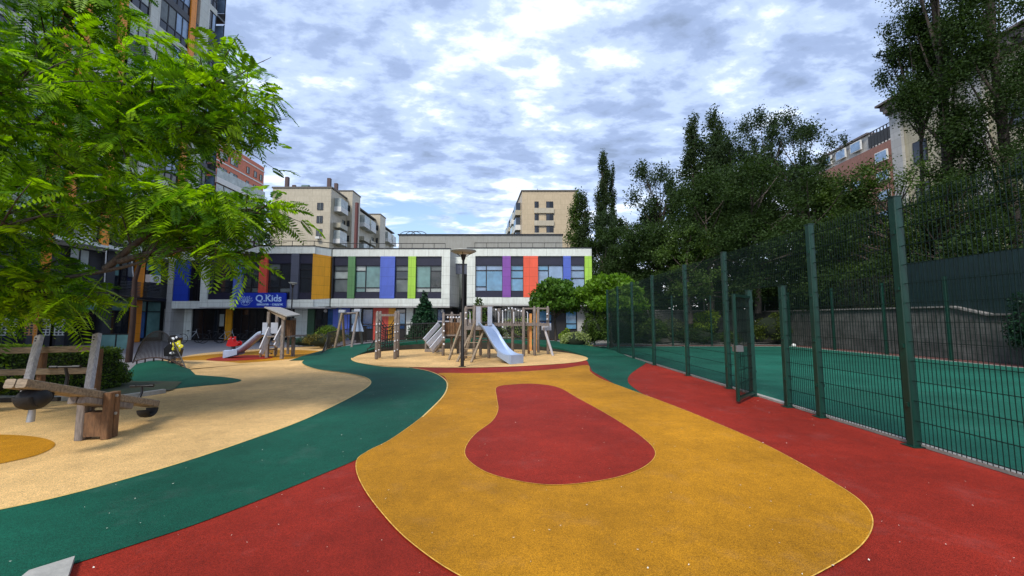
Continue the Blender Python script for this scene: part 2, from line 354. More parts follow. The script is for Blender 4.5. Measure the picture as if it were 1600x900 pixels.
# sports court
sheet('court', [(5.31, -6), (17.5, -6), (17.5, 25.2), (5.31, 25.2)], .0, CRT)
WHT = mat('line_white', (.6, .62, .58), rough=.8, var=.2, vscale=5)
sheet('court_line', [(17.30, -6), (17.38, -6), (17.38, 25.0), (17.30, 25.0)], .005, WHT); sheet('court_line', [(5.4, 24.9), (17.29, 24.9), (17.29, 25.0), (5.4, 25.0)], .005, WHT)
sheet('gravel_strip', [(17.5, -6), (18.6, -6), (18.6, 26), (5.0, 26.4), (5.0, 25.2), (17.5, 25.2)], -.004, mat('reddish_gravel', (.16, .06, .05), var=.5, vscale=30, rough=.95))
sheet('gravel_bed', [(5.0, 26.4), (18.6, 26.4), (18.6, 31), (5.0, 31)], .0, mat('pale_gravel', (.22, .22, .20), var=.3, vscale=6, rough=.95))

# humped path beside the left hedge, and its fan-shaped railing
IRON = mat('black_iron', (.012, .011, .010), rough=.45); RUST = mat('rusty_iron', (.045, .018, .012), rough=.6, var=.4, vscale=10)
A = G(184, 571); B = G(266, 580)
def hump_z(t): return .20 * math.sin(math.pi * min(1, max(0, t))) ** 1.2 + .012
mb = MB(); nx, ny = 20, 8; vs = []
fr = [G(p.x, p.y) for p in catmull([(172, 606, 0), (215, 603, 0), (262, 598, 0), (310, 590, 0)], False, 8)]
for j in range(ny + 1):
    for i in range(nx + 1):
        t = i / nx; s = j / ny
        bk = A.lerp(B, t) + Vector((.25, .45, 0)); k = t * (len(fr) - 1); f0 = fr[int(min(len(fr) - 2, k))].lerp(fr[int(min(len(fr) - 2, k)) + 1], k - int(min(len(fr) - 2, k)))
        p = bk.lerp(f0, s); zz = hump_z(t) * (1 - s) ** 1.3 * (1 if s < 1 else 0)
        vs.append((p.x, p.y, .006 + zz))
mb.add(vs, [(j * (nx + 1) + i, j * (nx + 1) + i + 1, (j + 1) * (nx + 1) + i + 1, (j + 1) * (nx + 1) + i) for j in range(ny) for i in range(nx)], True)
o = mb.build('green_mound', GRN); o['kind'] = 'structure'
mb = MB(); vs = []
for i in range(nx + 1):
    t = i / nx; p = A.lerp(B, t)
    for q in (Vector((.25, .45, 0)), Vector((.36, .62, 0)), Vector((1.2, 2.2, 0))):
        zz = hump_z(t) + .006 if q.y < 2 else -.005
        r_ = p + q; vs.append((r_.x, r_.y, zz))
mb.add(vs, [(i * 3 + k, i * 3 + k + 1, i * 3 + k + 4, i * 3 + k + 3) for i in range(nx) for k in (0, 1)], True)
o = mb.build('mound_edge', BEI); o['kind'] = 'structure'
t_ = thing('path_railing', 'black fan shaped metal railing arched over the green mound by the clipped bushes', 'railing', (A + B) / 2, 'curved railings')
bot = MB(); top = MB(); bars = MB(); n = 36
off = Vector((.2, .35, 0)); bp_, tp_ = [], []
for i in range(n + 1):
    t = i / n; p = A.lerp(B, t) + off; zb = hump_z(t) + .10 + (-.06 if t in (0, 1) else 0)
    tt = .16 + (1 - .30) * t; zt = .30 + .93 * math.sin(math.pi * (.06 + .88 * t)) ** .62
    q = A.lerp(B, .10 + .74 * t) + off
    bp_.append(Vector((p.x, p.y, zb))); tp_.append(Vector((q.x, q.y, max(zt, zb + .05))))
for i in range(0, n + 1): bars.bar(bp_[i], tp_[i], .014, .014)
for k in range(3, n, 6): bars.bar(bp_[k], bp_[k] - Vector((0, 0, .16)), .03, .03)
bot.tube(bp_, .022, 6); top.tube([bp_[0]] + tp_ + [bp_[-1]], .022, 6)
bot.build('bottom_rail', RUST, t_); top.build('top_rail', IRON, t_); bars.build('railing_bars', IRON, t_)

# raised path behind the play circle
near = [(548, 561.6), (560, 555.5), (578, 551.5), (600, 549), (640, 546.5), (700, 545), (760, 544.5), (810, 545.5), (850, 548), (880, 551), (905, 554.5), (922, 558)]
hz = [0, .04, .15, .27, .40, .50, .52, .44, .30, .18, .06, .0]
ns_ = [G(p.x, p.y) for p in catmull([(a, b, 0) for a, b in near], False, 5)]
hs = [p.x for p in catmull([(h, 0, 0) for h in hz], False, 5)]
far_ = []
for i, p in enumerate(ns_):
    d = (ns_[min(i + 1, len(ns_) - 1)] - ns_[max(i - 1, 0)]).normalized(); nn = Vector((-d.y, d.x, 0))
    far_.append(p + nn * 2.3)
lead = Vector(far_[0])
mb = MB(); vs = []; k = len(ns_)
for i in range(k):
    h = max(.002, hs[i]); a = ns_[i]; b = far_[i]
    vs += [(a.x, a.y, -.01), (a.x, a.y, h * .99 + .007), (b.x, b.y, h + .007), (b.x, b.y, -.01)]
mb.add(vs, [(i * 4 + j, i * 4 + 4 + j, i * 4 + 5 + j, i * 4 + 1 + j) for i in range(k - 1) for j in range(3)])
o = mb.build('raised_path', GRN); o['kind'] = 'structure'
mb = MB(); vs = []
for i in range(k):
    d = (ns_[min(i + 1, k - 1)] - ns_[max(i - 1, 0)]).normalized(); a = ns_[i] - Vector((-d.y, d.x, 0)) * .02
    vs += [(a.x, a.y, -.01), (a.x, a.y, max(.0, hs[i] * .74 - .02))]
mb.add(vs, [(i * 2, i * 2 + 2, i * 2 + 3, i * 2 + 1) for i in range(4, k - 6)])
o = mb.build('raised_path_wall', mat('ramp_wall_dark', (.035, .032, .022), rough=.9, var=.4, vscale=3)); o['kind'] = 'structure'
def railing(label, pts, zs, h=.88, group='curved railings', fan=(1, 1), step=.12):
    t = thing('path_railing', label, 'railing', pts[len(pts) // 2], group)
    P = [Vector((p.x, p.y, z + .10)) for p, z in zip(pts, zs)]; T = [p + Vector((0, 0, h)) for p in P]
    if fan[0]: T[0] = P[0].lerp(P[1], .5) + Vector((0, 0, .05)); T[1] = P[2] + Vector((0, 0, h * .62))
    if fan[1]: T[-1] = P[-1].lerp(P[-2], .5) + Vector((0, 0, .05)); T[-2] = P[-3] + Vector((0, 0, h * .62))
    m1, m2, m3 = MB(), MB(), MB(); m1.tube(P, .02, 6); m2.tube(T, .022, 6)
    for i in range(len(P) - 1):
        L = (P[i + 1] - P[i]).length; q = max(1, round(L / step))
        for j in range(q):
            s = j / q; m3.bar(P[i].lerp(P[i + 1], s), T[i].lerp(T[i + 1], s), .016, .016)
        if i % 3 == 0: m3.bar(P[i], P[i] - Vector((0, 0, .12)), .035, .035)
    m1.build('bottom_rail', RUST, t); m2.build('top_rail', IRON, t); m3.build('railing_bars', IRON, t)
fl = gs([(502, 554), (516, 549.5), (532, 546.2), (550, 543.6), (572, 541.2)], False, 3)
fz = [.0, .0, .02, .03, .05, .08, .1, .12, .14, .17, .20, .24, .28][:len(fl)]
far2 = [p for p in far_ if p.x > fl[-1].x + .3 and p.y > 22]
railing('black railing rising along the outer edge of the green ramp behind the swing frame', fl + far2[:-4:2], fz + [hs[far_.index(p)] for p in far2[:-4:2]])
nr = ns_[9:38:2]; railing('black railing on the inner edge of the green ramp behind the climbing frame', nr, [hs[ns_.index(p)] for p in nr])

# loose bits lying on the rubber
rr = np.random.default_rng(3); V = []; Q = []
for i in range(420):
    yy = 2.2 + 12 * rr.random() ** 1.6; xx = (rr.random() * 2 - 1) * yy * 1.3
    if xx > 5.1: continue
    s = .004 + .008 * rr.random() ** 3; a = rr.random() * 6.28; c = np.array([xx, yy, .019])
    u = np.array([math.cos(a), math.sin(a), 0]) * s; v = np.array([-math.sin(a), math.cos(a), 0]) * s * .6
    V += [c - u, c - v, c + u + [0, 0, .004], c + v]; Q.append([len(V) - 4, len(V) - 3, len(V) - 2, len(V) - 1])
o = np_mesh('fallen_petals', V, Q, mat('petal', (.75, .72, .6), rough=.8)); tag(o, 'small pale petals and crumbs scattered over the rubber surfaces', 'petals', kind='stuff')
CONC = mat('concrete', (.34, .33, .30), rough=.85, var=.25, vscale=4, bump=.3, bscale=30)
sl_ = thing('concrete_slab', 'pale concrete slab corner poking in at the bottom left edge of the picture', 'slab', G(60, 930))
pts = [G(116, 879), G(44, 902), G(-60, 990), G(60, 1080), G(101, 925)]
MB().prism([Vector((p.x, p.y, .008)) for p in pts][::-1], (0, 0, 0), (0, 0, .035)).build('slab_body', CONC, sl_)

# ------------------------------------------------------------------ ball-court fence
FG = mat('fence_green', (.002, .034, .022), rough=.4, spec=.5, var=.2, vscale=3); FW = mat('fence_wire', (.002, .014, .010), rough=.6, spec=.25)
FX = 5.14; FH = 3.25
def wire_panel(a, b, z0, z1, parent, name='mesh_panel', pitch=.05, hp=.25, w=.0055, m=None):
    a, b = Vector(a), Vector(b); L = (b - a).length; d = (b - a) / L; mb = MB(); n_ = int(L / pitch)
    for i in range(1, n_ + 1):
        p = a + d * (L * i / (n_ + 1)); mb.bar((p.x, p.y, z0), (p.x, p.y, z1), w, w, up=(1, 0, 0))
    z = z0 + .03
    while z < z1:
        for o_ in (-.006, .006):
            q = Vector((-d.y, d.x, 0)) * o_; mb.bar((a.x + q.x, a.y + q.y, z), (b.x + q.x, b.y + q.y, z), w * 1.15, w * 1.3)
        z += hp
    return mb.build(name, m or FW, parent)
def post(x, y, h, parent, w=.10, z0=0):
    mb = MB(); mb.bar((x, y, z0), (x, y, z0 + h), w, w, up=(0, 1, 0), bev=.008)
    mb.bar((x, y, z0 + h), (x, y, z0 + h + .012), w + .012, w + .012, up=(0, 1, 0))
    mb.box(x - w * .9, x + w * .9, y - w * .9, y + w * .9, z0, z0 + .012)
    z = z0 + .5
    while z < h + z0 - .1: mb.box(x - w / 2 - .02, x - w / 2, y - .03, y - .0, z, z + .05); mb.box(x + w / 2, x + w / 2 + .02, y - .03, y, z, z + .05); z += .75
    return mb.build('post', FG, parent)
ft = thing('mesh_fence', 'tall green mesh fence with square posts between the red surface and the ball court', 'fence', (FX, 8, 0))
PY = [-2.4, .1, 2.7, 5.22, 6.75, 9.55, 11.75, 14.5, 17.0, 19.3, 21.4]
for y in PY: post(FX, y, FH, ft)
post(FX, 8.6, 2.25, ft); post(FX, 7.53, 2.25, ft)
for a, b in zip(PY[:-1], PY[1:]):
    if (a, b) == (6.75, 9.55):
        wire_panel((FX, 6.80, 0), (FX, 7.48, 0), .05, 2.25, ft); wire_panel((FX, 8.65, 0), (FX, 9.50, 0), .05, 2.25, ft)
        wire_panel((FX, 6.80, 0), (FX, 9.50, 0), 2.26, FH - .03, ft)
    else: wire_panel((FX, a + .05, 0), (FX, b - .05, 0), .05, FH - .03, ft)
KB = MB(); KB.box(FX + .06, FX + .17, -6, 21.5, -.02, .035); tag(KB.build('kerb', CONC), kind='structure')
gt = thing('mesh_gate', 'open green mesh gate leaf swung out over the red surface from the court fence', 'gate', (FX, 8.6, 0))
ga, gb = Vector((FX - .03, 8.54, 0)), Vector((4.36, 7.80, 0))
fr_ = MB(); fr_.bar((gb.x, gb.y, .05), (gb.x, gb.y, 2.12), .05, .05); fr_.bar((ga.x, ga.y, .08), (ga.x, ga.y, 2.12), .05, .05)
fr_.bar((ga.x, ga.y, .09), (gb.x, gb.y, .09), .05, .05); fr_.bar((ga.x, ga.y, 2.1), (gb.x, gb.y, 2.1), .05, .05)
fr_.build('gate_frame', FG, gt); wire_panel(ga, gb, .1, 2.1, gt)
MB().box(gb.x - .02, gb.x + .12, gb.y - .05, gb.y + .09, 1.0, 1.12).build('lock', mat('zinc', (.3, .3, .3), metal=.8, rough=.4), gt)
# far sides of the court
fs = thing('mesh_fence', 'green mesh fence along the concrete wall, far long side of the ball court', 'fence', (17.75, 14, 0))
SY = [-1, 2, 4.9, 7.8, 10.6, 13.4, 16.2, 19.0, 22.0, 25.5]
for y in SY: post(17.75, y, 3.4, fs)
for a, b in zip(SY[:-1], SY[1:]): wire_panel((17.75, a + .05, 0), (17.75, b - .05, 0), .05, 3.35, fs, pitch=.1, w=.006)
fb = thing('mesh_fence', 'green mesh fence closing the far short end of the ball court before the bushes', 'fence', (11.5, 25.6, 0))
BX = [5.3, 7.8, 10.3, 12.8, 15.3]
for x in BX: post(x, 25.6, 3.2, fb, w=.08)
for a, b in zip(BX, BX[1:] + [17.7]): wire_panel((a + .05, 25.6, 0), (b - .05, 25.6, 0), .05, 3.15, fb, pitch=.1, w=.004)
mb = MB(); c0 = (16.9, 24.0, .12); mb.ball(c0, .115, 14, 10); o = mb.build('football', mat('ball_white', (.75, .75, .72), rough=.5)); tag(o, 'small white ball lying near the far edge of the court', 'ball')

# concrete retaining wall with slatted screen
DC = mat('old_concrete', (.11, .11, .105), rough=.9, var=.55, vscale=1.6, detail=9, bump=.4, bscale=14)
def wall_poly(name, P, thick, m, parent):
    mb = MB(); mb.prism(P, (0, 0, 0), thick); return mb.build(name, m, parent)
rw = thing('retaining_wall', 'stained grey concrete retaining wall beside the far long side of the court', 'wall', (18.7, 16, 0))
P = [Vector((18.7, y, z)) for y, z in ((-6, -.02), (30.5, -.02), (30.5, 2.25), (16.9, 2.15), (15.6, 1.8), (-6, 1.7))]
wall_poly('wall_face', P, (.3, 0, 0), DC, rw)
mb = MB(); mb.bar((18.82, 30.5, 2.29), (18.82, 16.9, 2.19), .44, .07); mb.bar((18.82, 16.9, 2.19), (18.82, 15.6, 1.84), .44, .07); mb.bar((18.82, 15.6, 1.84), (18.82, -6, 1.74), .44, .07); mb.build('coping', mat('coping', (.2, .19, .18), rough=.9, var=.3), rw)
rb_ = thing('retaining_wall', 'long grey concrete wall behind the bushes at the far end of the court', 'wall', (12, 30.6, 0))
MB().box(7.4, 18.7, 30.6, 30.9, -.02, 2.35).build('wall_face', DC, rb_); MB().box(7.3, 18.69, 30.55, 30.95, 2.353, 2.42).build('coping', MATS['coping'], rb_)
sc = thing('slat_fence', 'dark blue green slatted fence standing on top of the concrete retaining wall', 'fence', (18.9, 10, 1.9))
mb = MB(); y = -5.0
while y < 18.9:
    zb = 2.2 if y > 16.9 else (1.85 if y > 15.6 else 1.78); mb.box(18.93, 18.95, y, y + .115, zb, 4.05 + .015 * y); y += .125
mb.build('slats', mat('slat_teal', (.006, .022, .025), rough=.55, var=.25), sc)
mb = MB(); [mb.box(18.96, 19.0, -5, 18.9, z, z + .05) for z in (2.4, 3.9)]; mb.build('rails', FG, sc)
for y in (-2, 1, 4, 7, 10, 13, 16, 18.8): post(19.05, y, 2.3, sc, w=.06, z0=1.8)
tr = thing('bar_fence', 'black vertical bar fence on the wall before the dark trees', 'fence', (18.9, 25, 2.3))
mb = MB(); y = 19.0
while y < 30.5: mb.bar((18.9, y, 2.3), (18.9, y, 3.9), .02, .02); y += .13
mb.build('bars', IRON, tr); mb = MB(); mb.box(18.88, 18.92, 19, 30.5, 2.45, 2.49); mb.box(18.88, 18.92, 19, 30.5, 3.8, 3.84); mb.build('rails', IRON, tr)
bank = MB(); bank.add([(18.95, -6, 1.6), (18.95, 30.8, 2.1), (8, 30.8, 2.1), (8, 75, 3.0), (110, 75, 5), (110, -6, 5)], [(0, 5, 1), (1, 5, 4), (1, 4, 3), (1, 3, 2)]); o = bank.build('bank', EARTH); o['kind'] = 'structure'
# ------------------------------------------------------------------ school building
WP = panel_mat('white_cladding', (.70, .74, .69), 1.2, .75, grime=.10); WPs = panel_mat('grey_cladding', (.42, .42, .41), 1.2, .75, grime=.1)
def cp_(name, c): return panel_mat(name, c, 1.2, .75, rough=.4, grime=.08, off=(.2, .1))
ORG_ = cp_('clad_orange', (.80, .36, .012)); BLU = cp_('clad_blue', (.085, .14, .56)); GRE = cp_('clad_green', (.11, .26, .10)); LIM = cp_('clad_lime', (.36, .62, .06)); REDC = cp_('clad_red', (.72, .085, .055)); CORAL = cp_('clad_coral', (.80, .11, .05)); GRY = cp_('clad_grey', (.08, .09, .13)); PUR = cp_('clad_purple', (.22, .07, .36)); DBL = cp_('clad_deep_blue', (.015, .05, .42)); DGR = cp_('clad_dark_green', (.035, .10, .05))
NAVY = mat('navy_spandrel', (.014, .014, .035), rough=.35, var=.2); FRM = mat('window_frame_black', (.006, .006, .010), rough=.35)
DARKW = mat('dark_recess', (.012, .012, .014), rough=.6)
GL = {'d': glass_mat('glass_dark', (.012, .016, .022)), 'g': glass_mat('glass_grey_blind', (.12, .14, .14), .12, .5), 't': glass_mat('glass_teal_blind', (.12, .24, .23), .1, .7), 'b': glass_mat('glass_blue', (.10, .26, .42), .08, .9), 'l': glass_mat('glass_light_blue', (.20, .30, .45), .08, .9), 'k': glass_mat('glass_black', (.004, .004, .006), .2, .6), 'e': glass_mat('glass_deep_blue', (.01, .07, .22), .1, .8), 'w': glass_mat('glass_pale', (.36, .40, .38), .15, .6)}
def window(x0, x1, z0, z1, Y, parent, grid, th=.07, axis='x', xs=None):
    """frame with mullions, each pane a mesh under it. grid: list of (u0,u1,v0,v1,glass) in 0..1"""
    fr = MB(); panes = []
    def bx(mb, a, b, d0, d1, c, d):
        if axis == 'x': mb.box(a, b, Y + d0, Y + d1, c, d)
        else: mb.box(Y - d1, Y - d0, a, b, c, d)
    w, h = x1 - x0, z1 - z0; t = th / 2
    for (u0, u1, v0, v1, g) in grid:
        a, b, c, d = x0 + u0 * w, x0 + u1 * w, z0 + v0 * h, z0 + v1 * h
        bx(fr, a, a + t, 0, .08, c, d); bx(fr, b - t, b, 0, .08, c, d); bx(fr, a + t, b - t, 0, .08, c, c + t); bx(fr, a + t, b - t, 0, .08, d - t, d)
        panes.append((a + t, b - t, c + t, d - t, g))
    f = fr.build('window', FRM, parent)
    for a, b, c, d, g in panes:
        m = MB(); bx(m, a, b, .045, .055, c, d); m.build('pane', GL[g], f)
    return f
two = lambda g1, g2, s=.42: [(0, s, 0, .17, g1), (0, s, .17, .80, g1), (0, s, .80, 1, g2), (s, 1, 0, .17, g2), (s, 1, .17, 1, g1)]
one = lambda g1, g2: [(0, 1, 0, .50, g1), (0, 1, .50, .80, g2), (0, 1, .80, 1, g1)]
sb = thing('school_building', 'white two storey kindergarten with strips of coloured cladding between black windows', 'building', (-4, 34, 0))
def storey(Y, strips, py_top, py_wt, py_wb, py_bot, rail=True, depth=9, ends=True):
    zt, zw, zb, z0 = zat(py_top, Y), zat(py_wt, Y), zat(py_wb, Y), zat(py_bot, Y)
    X0, X1 = xat(strips[0][0], Y), xat(strips[-1][1], Y)
    MB().box(X0, X1, Y, Y + .4, zw, zt).build('wall', WP, sb); MB().box(X0, X1, Y, Y + .4, z0, zb).build('wall', WP, sb)
    MB().box(X0 + .005, X1 - .005, Y + .402, Y + depth, z0, zt - .05).build('wall', WP, sb)
    MB().box(X0 - .03, X1 + .03, Y - .04, Y + depth, zt + .002, zt + .07).build('parapet_cap', FRM, sb)
    for s in strips:
        a, b, k = xat(s[0], Y), xat(s[1], Y), s[2]
        if k == 'win':
            h = zw - zb; a_, b_ = a + .003, b - .003
            MB().box(a_, b_, Y + .13, Y + .39, zw - .215 * h, zw - .003).build('spandrel', NAVY, sb)
            MB().box(a_, b_, Y + .13, Y + .39, zb + .003, zb + .15 * h).build('spandrel', NAVY, sb)
            window(a_, b_, zb + .153 * h, zw - .218 * h, Y + .20, sb, s[3])
        else: MB().box(a, b, Y - .02, Y + .38, zb + .002, zw - .002).build('cladding_strip', k, sb)
    return zt, z0, X0, X1
Y1, Y2 = 31.0, 32.0
zt1, z01, XL, _ = storey(Y1, [(310, 320.5, WP), (320.5, 361, 'win', two('d', 'd')), (361, 374, BLU), (374, 401, 'win', two('d', 'g', .5)), (401, 413.5, REDC), (413.5, 451, 'win', two('d', 'g', .5)), (451, 463.5, GRY), (463.5, 488, 'win', one('d', 'd'))], 385, 396, 468, 479.5)
zt2, z02, XM, XM1 = storey(Y2, [(516, 518, FRM), (518, 541, 'win', one('g', 'w')), (541, 552, GRE), (552, 592, 'win', two('t', 'w', .4)), (592, 615, BLU), (615, 636, 'win', one('g', 'd')), (636, 648, LIM), (648, 689, 'win', [(0, .56, 0, .17, 'w'), (0, .56, .17, 1, 't'), (.56, 1, 0, .17, 'w'), (.56, 1, .17, .8, 'd'), (.56, 1, .8, 1, 'g')]), (689, 702, WP)], 389, 400.5, 466.5, 478.5)
zt3, z03, XR0, XR = storey(Y2, [(729, 742, WP), (742, 785, 'win', [(0, .4, 0, .17, 'l'), (0, .4, .17, .8, 'b'), (0, .4, .8, 1, 'l'), (.4, 1, 0, .8, 'b'), (.4, 1, .8, 1, 'l')]), (785, 798, PUR), (798, 818, 'win', one('b', 'b')), (818, 841, CORAL), (841, 881, 'win', two('l', 'b', .42)), (881, 893, BLU), (893, 915, 'win', one('l', 'l')), (915, 926, LIM)], 388, 400, 464.5, 476)
# the orange corner where the wing steps forward
a0, b0 = at(488, 430, Y1), at(516, 430, Y2)
def slant(name, za, zb_, zc, zd, m, o1=0.0):
    MB().add([(a0.x, Y1 - o1, za), (b0.x, Y2 - o1, zb_), (b0.x, Y2 - o1, zd), (a0.x, Y1 - o1, zc), (a0.x, Y1 + .5, za), (b0.x, Y2 + .5, zb_), (b0.x, Y2 + .5, zd), (a0.x, Y1 + .5, zc)], [(0, 1, 2, 3), (7, 6, 5, 4), (0, 4, 5, 1), (3, 2, 6, 7), (0, 3, 7, 4), (1, 5, 6, 2)]).build(name, m, sb)
zw_, zb_ = (zat(396, Y1), zat(400.5, Y2)), (zat(468, Y1), zat(466.5, Y2))
slant('cladding_strip', zb_[0] + .002, zb_[1] + .002, zw_[0] - .002, zw_[1] - .002, ORG_, .02)
slant('wall', zw_[0], zw_[1], zt1, zt2, WP); slant('wall', z01, z02, zb_[0], zb_[1], WP)
slant('parapet_cap', zt1 + .002, zt2 + .002, zt1 + .07, zt2 + .07, FRM, .04)
# side wall towards the stair gap, and the gap
xs1, xs2 = xat(702, Y2), xat(729, Y2)
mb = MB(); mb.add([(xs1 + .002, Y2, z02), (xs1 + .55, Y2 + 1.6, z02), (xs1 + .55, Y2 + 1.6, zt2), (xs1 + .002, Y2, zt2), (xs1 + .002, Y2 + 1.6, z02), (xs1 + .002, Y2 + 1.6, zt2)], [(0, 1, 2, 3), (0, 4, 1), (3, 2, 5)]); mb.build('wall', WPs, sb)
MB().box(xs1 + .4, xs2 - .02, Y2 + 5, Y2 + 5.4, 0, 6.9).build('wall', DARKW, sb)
MB().box(xs1 + .1, xs2 - .02, Y2 + .9, Y2 + 1.3, 6.35, 6.9).build('bridge_panel', WP, sb); MB().box(xs1 + .1, xs2 - .02, Y2 + 1.0, Y2 + 1.2, 5.5, 6.347).build('bridge_panel', GRY, sb)
mb = MB()
for i in range(16): mb.box(xs1 + .3, xs2 - .05, Y2 + .5 + i * .27, Y2 + .5 + i * .27 + .3, i * .17, i * .17 + .17)
mb.build('stairs', mat('stair_black', (.01, .01, .014), rough=.5), sb)
mb = MB(); mb.bar((xs1 + .35, Y2 + .5, .95), (xs1 + .35, Y2 + 4.7, 3.6), .05, .05); [mb.bar((xs1 + .35, Y2 + .5 + k * .6, k * .378), (xs1 + .35, Y2 + .5 + k * .6, .95 + k * .378), .03, .03) for k in range(8)]; mb.build('stair_rail', IRON, sb)
# ground floor, set back under the overhang
def gf(Y, items, z0, z1):
    for s in items:
        a, b, k = xat(s[0], Y), xat(s[1], Y), s[2]
        if k == 'win': window(a + .003, b - .003, s[4] if len(s) > 4 else .5, z1 - .1, Y + .06, sb, s[3])
        elif isinstance(k, str): MB().box(a, b, Y + .02, Y + .04, z0, z1).build('pane', GL[k], sb)
        else: MB().box(a, b, Y - .0, Y + .5, 0, z1).build('cladding_strip', k, sb)
Yg = 33.0
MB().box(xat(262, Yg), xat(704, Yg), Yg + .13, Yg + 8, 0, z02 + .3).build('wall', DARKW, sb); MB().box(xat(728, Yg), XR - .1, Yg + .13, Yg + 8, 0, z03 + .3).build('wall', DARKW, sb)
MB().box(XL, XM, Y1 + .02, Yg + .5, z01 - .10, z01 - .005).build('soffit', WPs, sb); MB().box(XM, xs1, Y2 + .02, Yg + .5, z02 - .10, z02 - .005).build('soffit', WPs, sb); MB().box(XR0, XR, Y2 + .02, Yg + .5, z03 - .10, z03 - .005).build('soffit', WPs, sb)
zg = z02 - .11
gf(Yg, [(278, 299, WP), (352, 362, ORG_), (460, 480, WP), (480, 491, DGR), (520, 528, BLU), (583, 607, REDC), (607, 617.5, ORG_), (634.5, 645, WP), (675, 683, DGR),
        (512, 520, 'e'), (528, 533, 'l'), (533, 546, BLU)], .3, zg)
gf(Yg, [(740, 750, PUR), (785, 791, WPs), (792, 798, WP), (834, 839, ORG_), (902, 925, WPs)], .3, z03 - .11)
gf(Yg, [(300, 350, 'win', [(0, .33, 0, 1, 'k'), (.33, .66, 0, 1, 'k'), (.66, .82, 0, 1, 'd'), (.82, 1, .42, .85, 'w'), (.82, 1, 0, .42, 'k')], .05), (364, 412, 'win', [(0, .25, 0, 1, 'k'), (.25, .5, 0, .8, 'k'), (.25, .5, .8, 1, 'd'), (.5, .75, 0, 1, 'k'), (.75, 1, 0, 1, 'k')], .05), (414, 458, 'win', [(0, .5, 0, 1, 'k'), (.5, 1, 0, .75, 'd'), (.5, 1, .75, 1, 'k')], .05),
        (493, 510, 'win', [(0, 1, 0, .35, 'k'), (0, 1, .35, 1, 'd')]), (547, 564, 'win', [(0, 1, 0, .25, 'e'), (0, 1, .25, 1, 'b')], .9), (566, 582, 'win', [(0, 1, 0, .25, 'e'), (0, 1, .25, 1, 'e')], .9), (618, 633, 'win', [(0, 1, 0, .25, 'e'), (0, 1, .25, .8, 'b'), (0, 1, .8, 1, 'd')], .9), (683, 695, 'win', [(0, 1, 0, 1, 'e')], .9)], .3, zg)
gf(Yg, [(751, 784, 'win', [(0, .5, 0, 1, 'k'), (.5, 1, 0, 1, 'd')], .9), (800, 833, 'win', [(0, .5, 0, .3, 'k'), (0, .5, .3, 1, 'd'), (.5, 1, 0, 1, 'k')], .7), (841, 862, 'win', [(0, 1, 0, .25, 'e'), (0, 1, .25, 1, 'b')], 1.2), (884, 901, 'win', [(0, 1, 0, .25, 'b'), (0, 1, .25, 1, 'b')], .9)], .3, z03 - .11)
# bulkhead lamps under the overhang
for px in (508, 691, 652): MB().ball((xat(px, 32.8), 32.8, zg - .25), .14, 10, 6).build('bulkhead_light', mat('opal', (.6, .6, .6), rough=.4), sb)
# low annex at the left
Ya = 31.7
za, zb2, zc, zd = zat(404, Ya), zat(406.5, Ya), zat(470.5, Ya), zat(482, Ya)
MB().box(xat(266, Ya), XL - .01, Ya, Ya + .4, zb2, za).build('wall', WP, sb); MB().box(xat(266, Ya), XL - .01, Ya, Ya + .4, zd, zc).build('wall', WP, sb)
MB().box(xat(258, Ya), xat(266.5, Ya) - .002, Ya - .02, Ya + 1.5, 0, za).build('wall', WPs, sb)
MB().box(xat(267.5, Ya), xat(291, Ya), Ya - .01, Ya + .38, zc + .002, zb2 - .002).build('cladding_strip', DBL, sb)
window(xat(291, Ya) + .003, XL - .013, zc + .003, zb2 - .003, Ya + .15, sb, [(0, .45, 0, 1, 'k'), (.45, 1, 0, .3, 'k'), (.45, 1, .3, .8, 'd'), (.45, 1, .8, 1, 'g')])
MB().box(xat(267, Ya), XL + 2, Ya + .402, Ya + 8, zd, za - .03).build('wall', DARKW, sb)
MB().box(xat(252, 32.4), xat(278, 32.4) - .3, 32.6, 33.1, 0, zd).build('wall', WPs, sb)
# roof railings
def roof_rail(x0, x1, Y, z, turn=None):
    m = MB(); n_ = max(2, round((x1 - x0) / .92))
    for i in range(n_ + 1): x = x0 + (x1 - x0) * i / n_; m.bar((x, Y, z), (x, Y, z + .5), .035, .035)
    m.bar((x0 - .02, Y, z + .5), (x1 + .02, Y, z + .5), .045, .045); m.build('roof_railing', IRON, sb)
roof_rail(xat(330, 31.7), xat(486, 31.7), 31.7, zt1 + .07); roof_rail(xat(519, 32.6), xat(694, 32.6), 32.6, zt2 + .07); roof_rail(xat(741, 32.6), xat(888, 32.6), 32.6, zt3 + .07)
m = MB(); m.bar((xat(486, 31.7), 31.7, zt1 + .57), (xat(519, 32.6), 32.6, zt2 + .57), .045, .045); m.build('roof_railing', IRON, sb)
# rear block rising behind
lb = thing('rear_block', 'long low plain grey rooftop block rising behind the white building', 'building', (0, 42, 0))
GREYW = panel_mat('grey_render', (.33, .33, .30), 4, 3, grime=.12)
MB().box(xat(620, 41), xat(880, 41), 41, 50, 0, zat(367.5, 41)).build('wall', GREYW, lb); MB().box(xat(620, 41) - .1, xat(880, 41) + .1, 40.9, 50.1, zat(367.5, 41) + .003, zat(365.8, 41)).build('roof_edge', FRM, lb)
m = MB(); zz = zat(366, 41); cx = xat(643, 42)
for dx in (-.6, 0, .6): m.tube([(cx + dx + .9 * math.cos(a), 42, zz + .55 * math.sin(a)) for a in [k * math.pi / 10 for k in range(11)]], .035, 5)
m.build('skylight_frame', IRON, lb)

